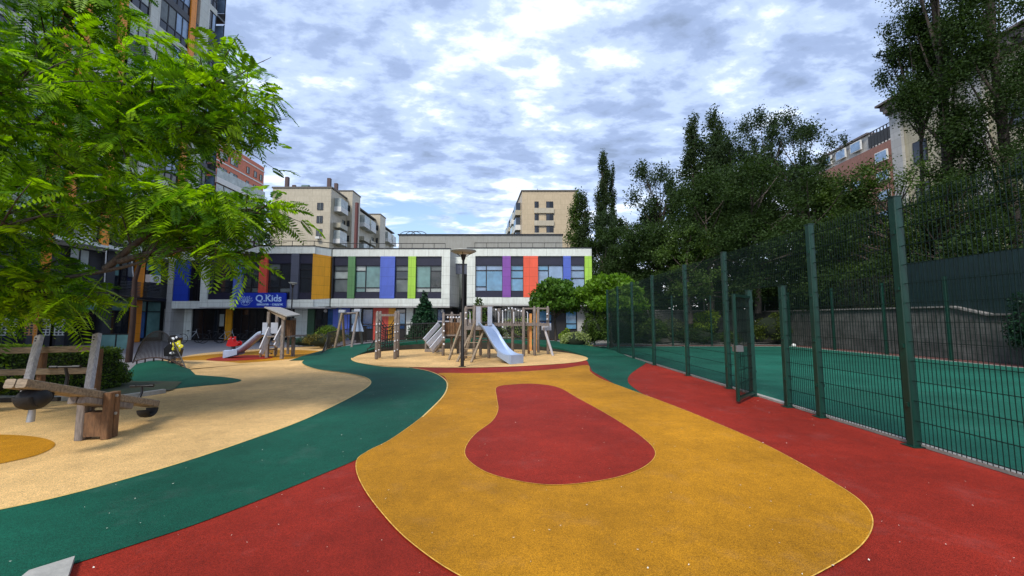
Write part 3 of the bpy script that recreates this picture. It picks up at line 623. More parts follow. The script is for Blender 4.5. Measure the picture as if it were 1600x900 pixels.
# sign over the entrance
SGB = mat('sign_blue', (.008, .035, .42), rough=.3, var=.12, vscale=2); SGW = mat('sign_lettering', (.50, .68, .95), rough=.4)
sg = thing('sign_board', 'blue board with pale emblem and white lettering hung above the entrance', 'sign', (xat(405, 30.8), 30.8, 0))
sx0, sx1, sz0, sz1 = xat(365, 30.8), xat(445, 30.8), zat(480.5, 30.8), zat(457.5, 30.8)
MB().box(sx0, sx1, 30.78, 30.96, sz0, sz1).build('board', SGB, sg)
def text(s, x, z, size, y, align='LEFT', bold=.0, sx=1.0):
    c = bpy.data.curves.new('lettering', 'FONT'); c.body = s; c.size = size; c.align_x = align; c.extrude = .01; c.offset = bold
    o = bpy.data.objects.new('tmp', c); dg = bpy.context.evaluated_depsgraph_get(); COL.objects.link(o); bpy.context.view_layer.update(); dg.update()
    me = bpy.data.meshes.new_from_object(o.evaluated_get(dg)); bpy.data.objects.remove(o)
    o0 = org(sg)
    for v in me.vertices: v.co = Vector((x + v.co.x * sx - o0.x, y - v.co.z - o0.y, z + v.co.y - o0.z))
    me.materials.clear(); me.materials.append(SGW); ob = bpy.data.objects.new('lettering', me); COL.objects.link(ob); ob.parent = sg; ORG[ob.name] = o0; return me, ob
W_, H_ = sx1 - sx0, sz1 - sz0
me, ob = text('Q.Kids', sx0 + W_ * .41, sz0 + H_ * .42, H_ * .62, 30.77, bold=.012, sx=1.02)
text('школа · садок', sx0 + W_ * .44, sz0 + H_ * .15, H_ * .21, 30.77, bold=.008, sx=1.25)
# serifs on the upright strokes
xs_ = [v.co.x for v in me.vertices]; m = MB()
def serif(fx, z, w=.10): m.box(fx - w / 2, fx + w / 2, 30.757, 30.763, z, z + .022)
X0_, X1_ = min(xs_) + org(sg).x, max(xs_) + org(sg).x; tw = X1_ - X0_; zb0 = sz0 + H_ * .42; cap = H_ * .62 * .70
for fr0 in (.385, .52): serif(X0_ + tw * fr0, zb0, .16); serif(X0_ + tw * (fr0 - .005), zb0 + cap, .16)
serif(X0_ + tw * .615, zb0, .12); serif(X0_ + tw * .60, zb0 + cap * .74, .07); serif(X0_ + tw * .815, zb0 + cap, .08); serif(X0_ + tw * .83, zb0, .06)
m.build('lettering', SGW, sg)
# emblem: a fan of outlined petals on a bowl
m = MB(); ex, ez = sx0 + W_ * .22, sz0 + H_ * .28
for side in (-1, 1):
    for k, (an, ln) in enumerate(((20, .52), (42, .56), (66, .56), (86, .50))):
        a = R(an); d = Vector((math.cos(a) * side, 0, math.sin(a))); q = Vector((-d.z, 0, d.x)); b0_ = Vector((ex + side * .07, 30.765, ez + .06))
        pts = [b0_ + d * (ln * s) + q * (math.sin(math.pi * s) * wd) for wd in (.07, -.07) for s in [j / 6 for j in (range(7) if wd > 0 else range(6, -1, -1))]]
        m.tube([p + Vector((0, 0, 0)) for p in pts[:7]], .012, 4); m.tube(pts[7:], .012, 4)
m.tube([(ex + .34 * math.cos(a), 30.765, ez + .06 + .22 * math.sin(a)) for a in [math.pi + k * math.pi / 10 for k in range(11)]], .014, 4)
m.tube([(ex + .15 * math.cos(a), 30.765, ez + .02 + .12 * math.sin(a)) for a in [math.pi + k * math.pi / 8 for k in range(9)]], .012, 4)
m.build('emblem', SGW, sg)

# ------------------------------------------------------------------ tower at the left
TX = -28.4
def yon(px): return onX(px, 500, TX).y
OR2 = cp_('clad_orange_tower', (.78, .27, .02)); GRD = panel_mat('clad_charcoal', (.045, .048, .055), 1.2, .75, grime=.05); PALE = panel_mat('clad_pale_tower', (.52, .54, .50), 1.2, .75, grime=.1)
LOUV = mat('louvre_grey', (.07, .075, .08), rough=.5)
tw_ = thing('apartment_tower', 'tall dark apartment tower with orange and pale strips behind the near feathery tree', 'building', (-30, 28, 0))
YE = 35.9; TOP = 40
MB().box(TX - 14, TX - .30, -4, YE, 0, TOP).build('wall', GRD, tw_)
bays = []; y = YE
FLZ = [0, 3.3, 6.6] + [6.6 + 3.05 * k for k in range(1, 12)]
MB().box(TX - .3, TX + .12, yon(289) - .75, yon(289) + .35, 6.7, TOP).build('pier', PALE, tw_)
orange = [(yon(267) - .28, 6.7, TOP), (yon(152) - .35, 6.7, TOP), (yon(212) - .25, 0, 6.5), (yon(60) - .3, 0, TOP), (24.6, 8, TOP)]
for oy, z0, z1 in orange: MB().box(TX - .3, TX + .14, oy, oy + .55, z0, z1).build('cladding_strip', OR2, tw_)
for oy in (yon(149) - .2, 22.4, 20.2): MB().box(TX - .3, TX + .13, oy + .56, oy + 1.15, 0, 6.5).build('pier', GRD, tw_)
for oy in (25.6, 29.2, 21.4): MB().box(TX - .3, TX + .12, oy, oy + .8, 6.7, TOP).build('pier', PALE, tw_)
for i in range(2, len(FLZ) - 1):
    z0 = FLZ[i]
    MB().box(TX - .28, TX + .04, 15, YE - .01, z0 - .22, z0 + .32).build('floor_band', GRD if i % 2 else PALE, tw_)
    for (a, b, g) in ((yon(289) + .37, YE - .05, 'd'), (30.1, 31.6, 'w' if i % 2 else 'g'), (31.6, yon(267) - .3, 'l'), (26.5, 27.2, 'd'), (27.8, 29.15, 'w'), (22.3, 24.5, 't'), (19.4, 21.3, 'g'), (17, 19.2, 'l')):
        if b - a > .5: window(a, b, z0 + .33, z0 + 2.8, TX + .02, tw_, [(0, .5, 0, .3, 'd'), (0, .5, .3, 1, g), (.5, 1, 0, .3, 'd'), (.5, 1, .3, 1, 'l' if i % 3 == 0 else g)], axis='y')
for k, i in enumerate(range(3, len(FLZ) - 1)):     # balconies at the corner
    z0 = FLZ[i]; m = MB(); m.box(TX - 4.5, TX + .0, YE + .02, YE + 1.1, z0 - .15, z0 + .05); m.box(TX - 4.5, TX + .0, YE + 1.05, YE + 1.1, z0 + .05, z0 + .9)
    b = m.build('balcony', LOUV, tw_); m = MB(); m.box(TX - 4.4, TX - .05, YE + 1.06, YE + 1.08, z0 + .95, z0 + 2.7); m.build('pane', GL['l'], b); [MB().bar((TX - q, YE + 1.07, z0), (TX - q, YE + 1.07, z0 + 2.8), .06, .06).build('frame_post', FRM, b) for q in (.05, 1.5, 3, 4.4)]
# base storeys
for (a, b, g) in ((yon(222), yon(247), 'b'), (yon(160), yon(181), 't'), (yon(183), yon(203), 'g'), (yon(100), yon(132), 'w'), (19.2, 21.8, 't'), (16, 19, 'g')):
    window(a, b, 3.9, 6.3, TX + .0, tw_, [(0, .5, 0, .38, 'd'), (0, .5, .38, .66, 'd'), (0, .5, .66, 1, g), (.5, 1, 0, .38, 'd'), (.5, 1, .38, 1, g)], axis='y')
for (a, b, g) in ((yon(228), yon(250), 't'), (yon(218), yon(227), 'e'), (yon(160), yon(200), 'd'), (yon(112), yon(150), 'k'), (19.5, 23.5, 'd')):
    window(a, b, .25, 3.1, TX + .05, tw_, [(0, 1, 0, .72, g), (0, 1, .72, 1, 't')], axis='y')
for (a, b) in ((yon(183), yon(205)), (yon(217), yon(247)), (23.0, 25.0)):
    m = MB(); z = 3.45
    while z < 4.5: m.bar((TX + .5, a, z), (TX + .5, b, z), .05, .05); m.bar((TX, a, z), (TX + .5, a, z), .04, .05); m.bar((TX, b, z), (TX + .5, b, z), .04, .05); z += .11
    m.box(TX, TX + .52, a, b, 3.38, 3.43); m.build('louvre_basket', LOUV, tw_)
acu = thing('air_conditioner', 'white boxed air conditioner unit on the louvred ledge beside the orange strip', 'air conditioner', (TX + .4, yon(228), 4.55))
yc = yon(228); MB().box(TX + .12, TX + .52, yc - .45, yc + .45, 4.56, 5.15).build('casing', mat('ac_white', (.7, .7, .68), rough=.5), acu)
m = MB(); m.tube([(TX + .53 , yc + .05 + .22 * math.cos(q), 4.85 + .22 * math.sin(q)) for q in [k * math.pi / 8 for k in range(17)]], .015, 5); [m.bar((TX + .53, yc - .17, 4.7 + k * .06), (TX + .53, yc + .27, 4.7 + k * .06), .01, .01) for k in range(6)]; m.build('fan_grille', FRM, acu)
MB().box(TX - .2, TX + .85, 17, yon(262), 6.52, 6.68).build('canopy', WP, tw_)
m = MB()
for p0, p1 in ((128, 155), (170, 203)): m.tube([(TX + .8, yon(p0) + .4, 6.5), (TX + .15, yon(p1), 3.9)], .035, 6)
m.build('canopy_rod', mat('rod_white', (.7, .7, .7), rough=.4), tw_)
m = MB(); m.box(TX, TX + 1.3, yon(150), yon(232), 3.12, 3.3); m.build('porch_roof', FRM, tw_)
# white lattice screens in front of the base
for k, (p0, p1) in enumerate(((3, 27), (40, 63), (66, 80), (86, 102))):
    ls = thing('lattice_screen', ('pale lattice screen below the tree, leftmost in the picture', 'lattice screen with an orange tinted top rail below the tree', 'narrow pale lattice screen right of the orange tinted one', 'lattice screen nearest the dark doorway')[k], 'screen', (xat(p0, 19), 19, 0), 'lattice screens by the tower base')
    a, b = xat(p0, 19), xat(p1, 19); m = MB(); zl, zh = .9, zat(498, 19); q = a
    while q < b: m.box(q, q + .035, 19, 19.03, zl, zh - .12); q += .19
    z = zl
    while z < zh: m.box(a, b, 18.99, 19.02, z, z + .035); z += .13
    m.box(a, b, 18.97, 19.05, zh - .07, zh); m.build('lattice', mat('lattice_white', (.45, .47, .44), rough=.6) if k != 1 else mat('lattice_tan', (.5, .25, .1), rough=.6), ls)
    m = MB(); m.bar((a - .1, 19.05, 0), (a - .1, 19.05, 2.6), .12, .12); m.bar((b + .1, 19.05, 0), (b + .1, 19.05, 2.6), .12, .12); m.build('post', FRM, ls)
glr = thing('glass_screen', 'low grey glazed screen wall in front of the orange strip doorway', 'screen', (xat(190, 20), 20, 0))
MB().box(xat(160, 20), xat(207, 20), 20, 20.04, .2, zat(523, 20)).build('glass_panel', GL['t'], glr); m = MB(); m.box(xat(160, 20), xat(207, 20), 19.98, 20.06, zat(523, 20) + .002, zat(522, 20) + .02); [m.bar((xat(p, 20), 20.02, 0), (xat(p, 20), 20.02, zat(522, 20)), .05, .09) for p in (160, 184, 207)]; m.build('rails', IRON, glr)

# ------------------------------------------------------------------ far buildings
BR = panel_mat('orange_brick', (.54, .13, .045), .6, .25, grime=.1); WH = mat('far_white', (.62, .62, .60), rough=.6); TAN = panel_mat('cream_tile', (.47, .42, .32), 1.6, 1.0, grime=.12); TAN2 = panel_mat('tan_tile', (.50, .40, .26), 1.6, 1.0, grime=.10); TANS = panel_mat('cream_tile_side', (.40, .37, .28), 1.6, 1.0, grime=.12)
BR2 = panel_mat('dull_brick', (.24, .10, .065), .6, .25, grime=.15)
bb = thing('brick_building', 'tall orange brick apartment block with white bands and balconies behind the left tree', 'building', (-60, 80, 0))
BXX = -57.8; zt = zat(262, 90)
MB().box(BXX - 18, BXX, 62, 90, 0, zt).build('wall', BR, bb)
for k in range(0, 9): MB().box(BXX - .02, BXX + .1, 61.95, 90.05, zt - 1.2 - 3.1 * k, zt - .95 - 3.1 * k).build('band', WH, bb)
for k in range(8):
    for y in (64, 67.5, 71, 76, 79, 84, 86.5, 88.5):
        w = 2.2 if y in (76, 79) else .9; zz = zt - 3.5 - 3.1 * k
        window(y, y + w, zz, zz + 1.4, BXX + .1, bb, [(0, .5, 0, 1, 'w'), (.5, 1, 0, 1, 'g')], axis='y')
for k in range(5):
    zz = zt - 8.0 - 3.1 * k; b = MB().box(BXX, BXX + 1.3, 74, 88.8, zz - 1.1, zz).build('balcony', WH, bb); MB().box(BXX + 1.22, BXX + 1.26, 74, 88.8, zz + .002, zz + 1.7).build('pane', GL['w'], b)
m = MB(); m.ball((BXX - 3, 84, zt + .3), .8, 8, 5); m.build('roof_vent', BR, bb)

ap = thing('cream_apartment_block', 'cream tiled apartment block with plain gable, balconies down its side and roof chimneys', 'building', (-38, 80, 0))
AX0, AX1 = xat(416, 70), xat(510, 70); zt = zat(294, 70)
MB().box(AX0, AX1, 70, 78, 0, zt).build('wall', TAN, ap)
P = [(AX1, 78), (AX1, 70)]
MB().box(AX0 + 1, AX1 - .01, 78, 108, 0, zt - .4).build('wall', TANS, ap)
MB().box(AX0 - .15, AX1 + .2, 69.85, 108, zt + .004, zt + .25).build('roof_edge', mat('roof_edge_grey', (.12, .11, .10), rough=.8), ap)
for py in (317, 337.5, 358): window(xat(488.5, 70), xat(498, 70), zat(py + 11, 70), zat(py, 70), 69.9, ap, [(0, .35, 0, 1, 'd'), (.35, .65, 0, 1, 'g'), (.65, 1, 0, 1, 'd')])
MB().box(xat(490, 70), xat(496, 70), 69.3, 69.8, zat(374, 70), zat(370.5, 70)).build('air_conditioner', WH, ap)
for yb, hh in ((76.5, 1.6), (93, 1.4)):
    MB().box(AX1 - 3, AX1 + 1.2, yb, yb + 4, 0, zt + hh).build('stair_tower', TAN, ap)
    MB().box(AX1 - 3.1, AX1 + 1.3, yb - .1, yb + 4.1, zt + hh + .003, zt + hh + .2).build('roof_edge', MATS['roof_edge_grey'], ap)
    for k in range(6): window(AX1 + 0.0 + .3, AX1 + .8, zt - 2.5 - 3 * k, zt - 1.3 - 3 * k, yb - .09, ap, [(0, 1, 0, 1, 'd')])
for k in range(6):
    zz = zt - 3.0 - 3 * k
    for yy in (71.3, 83, 87, 99, 103):
        b = MB().box(AX1 + .01, AX1 + 1.3, yy, yy + 3.2, zz - .9, zz).build('balcony', TANS if k % 2 else WH, ap)
        if (k + int(yy)) % 2: MB().box(AX1 + .05, AX1 + 1.22, yy + .1, yy + 3.1, zz + .003, zz + 1.6).build('pane', GL['w'], b)
    for yy in (75.0, 81.3, 91): window(yy, yy + 1.2, zz, zz + 1.5, AX1 + .05, ap, [(0, .5, 0, 1, 'w'), (.5, 1, 0, 1, 'd')], axis='y')
BRK = mat('chimney_brick', (.10, .07, .07), rough=.9)
for px, p0, p1, w, YY in ((437, 276, 290, .45, 71), (505, 278, 293, .5, 73), (516.5, 286, 297, .5, 77)): MB().box(xat(px, YY) - w / 2 - .05, xat(px, YY) + w / 2 + .05, YY, YY + .6, zt, zat(p0, YY)).build('chimney', BRK, ap)
MB().tube([(xat(467, 71) - .7, 71.5, zt + .65), (xat(467, 71) + .6, 71.5, zt + .65)], .45, 10).build('roof_tank', mat('tank_teal', (.05, .11, .11), rough=.6), ap)
m = MB(); m.bar((xat(450, 71), 71, zt), (xat(450, 71), 71, zt + .9), .6, .4); m.build('roof_hatch', BRK, ap)
fl2 = thing('flue_stack', 'thin dark red metal flue rising beside the cream apartment block', 'chimney', (xat(552, 66), 66, 0)); MB().tube([(xat(552, 66), 66, 0), (xat(552, 66), 66, zat(317, 66))], .3, 10).build('flue_pipe', mat('flue_red', (.12, .035, .03), rough=.6), fl2)

tb = thing('tan_tower_block', 'tan tiled apartment tower with stacked loggias, standing right of centre behind the roof', 'building', (8, 78, 0))
TYb = 75; tx0, tx1, zt = xat(816, TYb), xat(905, TYb), zat(299, TYb); sxx = -1.6
m = MB(); m.prism([(tx0, TYb, 0), (tx1, TYb, 0), (tx1 - 1, TYb + 30, 0), (tx0 + sxx - 1.6, TYb + 30, 0)][::-1], (0, 0, 0), (0, 0, zt)); m.build('wall', TAN2, tb)
m = MB(); m.prism([(tx0 - .15, TYb - .15, zt + .004), (tx1 + .15, TYb - .15, zt + .004), (tx1 - .9, TYb + 30, zt + .004), (tx0 + sxx - 1.75, TYb + 30, zt + .004)][::-1], (0, 0, 0), (0, 0, .25)); m.build('roof_edge', MATS['roof_edge_grey'], tb)
for py in (315, 334.5, 353.5):
    xa, xb = xat(836, TYb), xat(866, TYb); z1, z0 = zat(py, TYb), zat(py + 10.5, TYb)
    for u0, u1, g in ((0, .22, 'd'), (.62, 1, 'd')):
        window(xa + (xb - xa) * u0, xa + (xb - xa) * u1, z0, z1, TYb - .1, tb, [(0, .5, 0, 1, 'd'), (.5, 1, 0, 1, 'k')])
    MB().box(xa - .1, xb + .1, TYb - .3, TYb - .11, z0 - 1.0, z0 - .003).build('loggia_parapet', TAN, tb)
dv = Vector((sxx - 1.6, 30, 0)); L_ = dv.length
for k in range(7):
    for j in range(4):
        s0 = .08 + j * .24; p0 = Vector((tx0, TYb, 0)) + dv * s0; p1 = Vector((tx0, TYb, 0)) + dv * (s0 + .13); zz = zt - 3.0 - 3 * k
        m = MB(); m.prism([(p0.x, p0.y, zz - 1), (p0.x - 1, p0.y, zz - 1), (p1.x - 1, p1.y, zz - 1), (p1.x, p1.y, zz - 1)], (0, 0, 0), (0, 0, 1.0)); b = m.build('balcony', WH if (k + j) % 2 else TANS, tb)
        m = MB(); m.prism([(p0.x, p0.y + .1, zz + .003), (p0.x - .9, p0.y + .1, zz + .003), (p1.x - .9, p1.y - .1, zz + .003), (p1.x, p1.y - .1, zz + .003)], (0, 0, 0), (0, 0, 1.5)); m.build('pane', GL['w' if j % 2 else 'd'], b)
m = MB(); m.bar((xat(841, 76), 76, zt), (xat(841, 76), 76, zt + .9), .08, .08); m.build('antenna', IRON, tb)

CRM = panel_mat('cream_plaster', (.46, .42, .30), 2.4, 1.2, grime=.14); STN = mat('cornice_stone', (.13, .11, .11), rough=.8, var=.3)
cb_ = thing('cornice_building', 'old cream building with heavy dark bracketed cornice above the trees at the right', 'building', (44, 26, 0))
CX = 36.8; zt = 21.4
MB().box(CX, CX + 16, 4, 37, 0, zt).build('wall', CRM, cb_)
m = MB(); m.box(CX - .5, CX + 16, 3.5, 37.1, zt + .002, zt + .5); m.box(CX - .9, CX + 16, 3, 37.2, zt + .502, zt + .95); m.box(CX - 1.2, CX + 16, 2.7, 37.4, zt + .953, zt + 1.15)
y = 4.2
while y < 37: m.box(CX - .95, CX - .51, y, y + .35, zt + .05, zt + .5); y += .95
m.build('cornice', STN, cb_)
for y in (36.45, 30, 22, 14, 6): MB().box(CX - .3, CX - .002, y - .5, y + .5, 0, zt - .003).build('pilaster', WPs, cb_)
for k in range(5):
    for y in (32.5, 34.8, 25, 27.5, 16.5, 19): window(y, y + 1.3, zt - 3.6 - 3.9 * k, zt - 1.4 - 3.9 * k, CX - .1, cb_, [(0, .5, 0, 1, 'd'), (.5, 1, 0, 1, 'd')], axis='y') if False else None
for k in range(4):
    for y in (31.5, 34, 24, 27, 16.5, 19): 
        zz = zt - 5.6 - 3.9 * k; m = MB(); m.box(CX - .08, CX - .0, y, y + 1.2, zz, zz + 2); f_ = m.build('window', FRM, cb_); MB().box(CX - .1, CX - .082, y + .1, y + 1.1, zz + .1, zz + 1.9).build('pane', GL['d'], f_)
rb2 = thing('roof_terrace_building', 'brick and grey glass apartment house with rooftop terrace frames between the right hand trees', 'building', (60, 66, 0))
RX = 57; z_a = zat(191, 60)
MB().box(RX, RX + 15, 54, 72, 0, 28.8).build('wall', BR2, rb2); MB().box(RX + .3, RX + 14, 61.5, 72.5, 28.803, 31.4).build('penthouse', WPs, rb2); MB().box(RX - .1, RX + 15, 61.4, 72.7, 31.403, 31.7).build('roof_edge', STN, rb2)
MB().box(RX - .2, RX + 12, 52.5, 53.99, 0, 28.9).build('wall', WP, rb2); MB().box(RX + .5, RX + 5, 53.5, 56.4, 28.91, 31.6).build('lift_housing', WH, rb2)
m = MB()
for k in range(9): m.box(RX, RX + .12, 56.5 + k * .55, 56.62 + k * .55, 28.81, 31.4); m.box(RX - .02, RX, 56.5 + k * .55, 56.95 + k * .55, 29.0, 30.9)
m.box(RX, RX + .12, 56.4, 61.4, 31.403, 31.5); m.build('terrace_frame', IRON, rb2)
for k in range(6):
    for y in (55.2, 58.2, 62.5, 65.5, 68.5):
        zz = 26.0 - 3.1 * k + (3.4 if y > 61 and k == 0 else 0)
        m = MB(); m.box(RX - .25, RX - .01, y, y + 2.0, zz, zz + 1.6); f_ = m.build('window', WH, rb2); MB().box(RX - .28, RX - .253, y + .12, y + 1.88, zz + .12, zz + 1.48).build('pane', GL['l'], f_)
# ------------------------------------------------------------------ vegetation
BARK = mat('bark', (.07, .055, .045), rough=.9, var=.5, vscale=6, stretch=(3, 3, .6), bump=.6, bscale=12)
def leaf_quads(C, size, rng, flat=0.0, aspect=.55, droop=0.0):
    n = len(C); d = rng.normal(size=(n, 3)); d[:, 2] = d[:, 2] * (1 - flat) - droop; d /= np.linalg.norm(d, axis=1)[:, None]
    e = rng.normal(size=(n, 3)); e -= (e * d).sum(1)[:, None] * d; e /= np.linalg.norm(e, axis=1)[:, None]
    s = size * (.6 + .8 * rng.random(n))[:, None]; u = d * s * .5; v = e * s * .5 * aspect
    V = np.empty((n * 4, 3)); V[0::4] = C - u; V[1::4] = C - v + u * .15; V[2::4] = C + u; V[3::4] = C + v + u * .15
    return V, np.arange(n * 4).reshape(n, 4)
def clump_pts(c, r, n, rng, shell=.55):
    d = rng.normal(size=(n, 3)); d /= np.linalg.norm(d, axis=1)[:, None]
    rad = (shell + (1 - shell) * rng.random(n)) * (1 + .12 * rng.normal(size=n))
    return np.array(c) + d * rad[:, None] * np.array(r)
def tree(name, label, base, h, m, rng_seed, kind='broad', w=3.0, n=9000, size=.22, group=None, trunk=.22, z0=.25, cat='tree', lean=0, gaps=.0, clumps=None):
    if kind in ('broad', 'open', 'poplar'): n = int(n * 1.9); size *= .78
    rng = np.random.default_rng(rng_seed); t = thing(name, label, cat, base, group); b = Vector(base)
    cl = []
    if kind == 'poplar':
        k = clumps or 34
        for i in range(k):
            s = z0 + (1 - z0) * (i + .5) / k; wd = w * (math.sin(math.pi * min(1, (.12 + .88 * (1 - (s - z0) / (1 - z0))) * .95)) ** .6) * .5
            a = rng.random() * 6.28; q = wd * (.25 + .5 * rng.random())
            cl.append(((b.x + q * math.cos(a) + lean * s, b.y + q * math.sin(a), b.z + h * s), (wd * .5 + .12, wd * .5 + .12, h / k * 2.3)))
    elif kind == 'cone':
        k = clumps or 26
        for i in range(k):
            s = .03 + .95 * i / k; wd = w * .5 * (1 - s) ** .8 + .04
            for j in range(5):
                a = rng.random() * 6.28; cl.append(((b.x + wd * .6 * math.cos(a), b.y + wd * .6 * math.sin(a), b.z + h * s), (wd * .55, wd * .55, h / k * 1.8)))
    elif kind == 'globe':
        k = clumps or 60
        for i in range(k):
            u = rng.random() ** .6; a = rng.random() * 6.28; el = rng.random()
            hh = h * (1 - z0) ; rr_ = w * .5 * math.sqrt(max(0.02, 1 - (el * 1.02 - .12) ** 2)) * (.62 + .3 * rng.random())
            cl.append(((b.x + rr_ * math.cos(a) * u ** .3, b.y + rr_ * math.sin(a) * u ** .3, b.z + h * z0 + hh * (.12 + .78 * el)), (w * .15, w * .15, hh * .16)))
    else:
        k = clumps or 46
        for i in range(k):
            dd = rng.normal(size=3); dd /= np.linalg.norm(dd); q = rng.random() ** .4
            zc = z0 + (1 - z0) * (.5 + .5 * dd[2] * q); ww = w * .5 * q
            r_ = w * (.09 + .11 * rng.random())
            if kind == 'open': r_ *= .85
            cl.append(((b.x + dd[0] * ww + lean * zc, b.y + dd[1] * ww, b.z + h * (zc - .02)), (r_, r_, r_ * (1.3 if kind == 'open' else .85))))
    vol = np.array([c[1][0] * c[1][1] for c in cl]); cnt = np.maximum(8, (n * vol / vol.sum())).astype(int)
    C = np.vstack([clump_pts(c[0], c[1], q, rng, .15 if kind != 'globe' else .5) for c, q in zip(cl, cnt)])
    V, Q = leaf_quads(C, size, rng, droop=.5 if kind == 'globe' else 0, aspect=.6)
    np_mesh('crown', V, Q, m, t)
    mb = MB(); top = .95 if kind in ('poplar', 'cone') else .72
    P = [b + Vector((lean * s + .12 * h / 12 * math.sin(s * 5 + rng_seed), .1 * h / 12 * math.sin(s * 4.1), h * s)) for s in [top * q / 6 for q in range(7)]]
    P[0] = b - Vector((0, 0, .1)); mb.tube(P, [trunk * (1 - .85 * q / 6) + .01 for q in range(7)], 8)
    if kind != 'cone':
        for c, r_ in cl[::2 if kind != 'open' else 1]:
            c = Vector(c); s = max(.12, min(top, (c.z - b.z) / h * .72)); p0 = P[0].lerp(P[-1], s / top); mid = p0.lerp(c, .5) + Vector((0, 0, -.06 * h * .3)); mb.tube([p0, mid, c], [trunk * .30, trunk * .18, trunk * .06], 5, cap=False)
    mb.build('trunk', BARK, t); return t
DK = leaf_mat('leaf_dark', (.028, .058, .020), .3, .4, .1, .2, .12); DK2 = leaf_mat('leaf_dark_blue', (.032, .060, .034), .3, .4, .1, .2, .12); MID = leaf_mat('leaf_mid', (.045, .095, .018), .3); BRT = leaf_mat('leaf_bright', (.10, .21, .018), .4, .45); POP = leaf_mat('leaf_poplar', (.034, .060, .030), .3, .4, .1, .2, .12); GLB = leaf_mat('leaf_globe', (.060, .15, .022), .35, .5); CON = leaf_mat('needle_dark', (.012, .050, .026), .1, .5, 0)
VAR = leaf_mat('leaf_variegated', (.26, .33, .15), .3, .35, .6); BUX = leaf_mat('leaf_box', (.035, .10, .015), .25, .6, .8); YBX = leaf_mat('leaf_yellow_tips', (.14, .24, .02), .35, .4, .8)
tg = 'dark trees behind the court'
def T(px, Y, py_top, zb=2.3): x = xat(px, Y) ; return (x, Y, zb), zat(py_top, Y) - zb
def addt(name, label, px, Y, py, seed, zb=2.2, **k):
    b, h = T(px, Y, py, zb); return tree(name, label, b, h, k.pop('m', DK), seed, **k)
addt('poplar_tree', 'tall narrow poplar spire standing first right of the tan tower block', 947, 47, 241, 1, kind='poplar', w=2.3, n=9000, size=.26, m=POP, z0=.1, trunk=.3)
addt('poplar_tree', 'thinner and shorter poplar spire touching the tall one right of the tan tower', 961, 48, 262, 2, kind='poplar', w=1.0, n=3500, size=.24, m=POP, z0=.1, trunk=.2)
addt('poplar_tree', 'leafy poplar pair overlapping the right edge of the tan tower block', 902, 50, 303, 3, kind='poplar', w=3.0, n=6500, size=.28, m=MID, z0=.08, zb=0)
addt('poplar_tree', 'small narrow poplar in front of the tan tower edge, nearer the school roof', 917, 49, 303, 33, kind='poplar', w=2.6, n=6000, size=.28, m=POP, z0=.08, zb=0)
addt('deciduous_tree', 'open crowned ash tree with sky between its twigs, left of the big dark mass', 1035, 37, 250, 4, kind='open', w=6.8, n=9000, size=.24, m=DK2, z0=.25, group=tg)
addt('deciduous_tree', 'rounded dark tree directly right of the tall poplar spire', 982, 40, 293, 5, kind='broad', w=7.5, n=13000, size=.25, m=DK2, z0=.05, group=tg)
addt('deciduous_tree', 'low dark tree filling the gap beside the end of the white building', 948, 38, 350, 6, kind='broad', w=6, n=12000, size=.24, m=DK, z0=.0, zb=0, group=tg)
addt('deciduous_tree', 'dark bushy tree under the open crowned ash', 1030, 33, 345, 7, kind='broad', w=8, n=14000, size=.24, m=DK, z0=.0, group=tg)
addt('poplar_tree', 'left column of the highest dark tree group above the court', 1096, 33, 188, 8, kind='poplar', w=2.5, n=9000, size=.22, m=POP, z0=.15, group=tg)
addt('poplar_tree', 'second column of the highest dark tree group, close to the left one', 1128, 34, 180, 9, kind='poplar', w=3.4, n=10000, size=.22, m=POP, z0=.15, group=tg)
addt('deciduous_tree', 'broad topmost dark tree in the middle of the group above the court fence', 1160, 33, 170, 10, kind='open', w=7.5, n=17000, size=.22, m=DK2, z0=.3, group=tg)
addt('deciduous_tree', 'airy dark tree whose sparse twigs stick up left of the brick terrace house', 1262, 31, 168, 11, kind='open', w=6.6, n=9000, size=.20, m=DK2, z0=.35, group=tg)
addt('deciduous_tree', 'spiky dark tree between the broad topmost one and the airy one', 1212, 33, 166, 12, kind='open', w=6.2, n=12000, size=.21, m=DK2, z0=.3, group=tg)
addt('deciduous_tree', 'dense dark rounded tree in the centre of the mass', 1185, 28, 235, 13, kind='broad', w=10, n=17000, size=.20, m=DK, z0=.1, group=tg)
addt('deciduous_tree', 'dense dark tree low above the grey wall behind the third fence post', 1112, 29, 270, 14, kind='broad', w=8, n=15000, size=.20, m=DK, z0=.02, group=tg)
addt('deciduous_tree', 'fresher green tree glowing low among the dark trees above the round trees', 1078, 27.5, 345, 34, kind='broad', w=4.2, n=7000, size=.17, m=MID, z0=.1, zb=1.5, group=tg)
addt('deciduous_tree', 'dark tree under the brick terrace house, left of the yellow green one', 1275, 27, 262, 15, kind='broad', w=7.5, n=14000, size=.19, m=DK, z0=.0, group=tg)
addt('deciduous_tree', 'yellow green tree in front of the brick terrace house', 1335, 26, 246, 16, kind='broad', w=6.5, n=13000, size=.18, m=MID, z0=.0, group=tg)
addt('deciduous_tree', 'thin tree spreading bare looking twigs before the cornice building', 1405, 24, 238, 17, kind='open', w=6.2, n=5500, size=.16, m=MID, z0=.25, group=tg)
addt('deciduous_tree', 'small dark forked tree standing right behind the tallest fence post', 1478, 22, 262, 35, kind='open', w=5.5, n=6500, size=.15, m=DK, z0=.15, group=tg)
addt('poplar_tree', 'huge dark poplar leaning out of the top right of the picture', 1505, 23, -170, 18, kind='poplar', w=4.6, n=26000, size=.17, m=DK, z0=.22, trunk=.35, group=tg, clumps=44)
addt('deciduous_tree', 'dark ragged limb of foliage reaching left over the cornice building', 1462, 25, 30, 36, kind='open', w=4.6, n=7000, size=.17, m=DK, z0=.80, trunk=.2, group=tg)
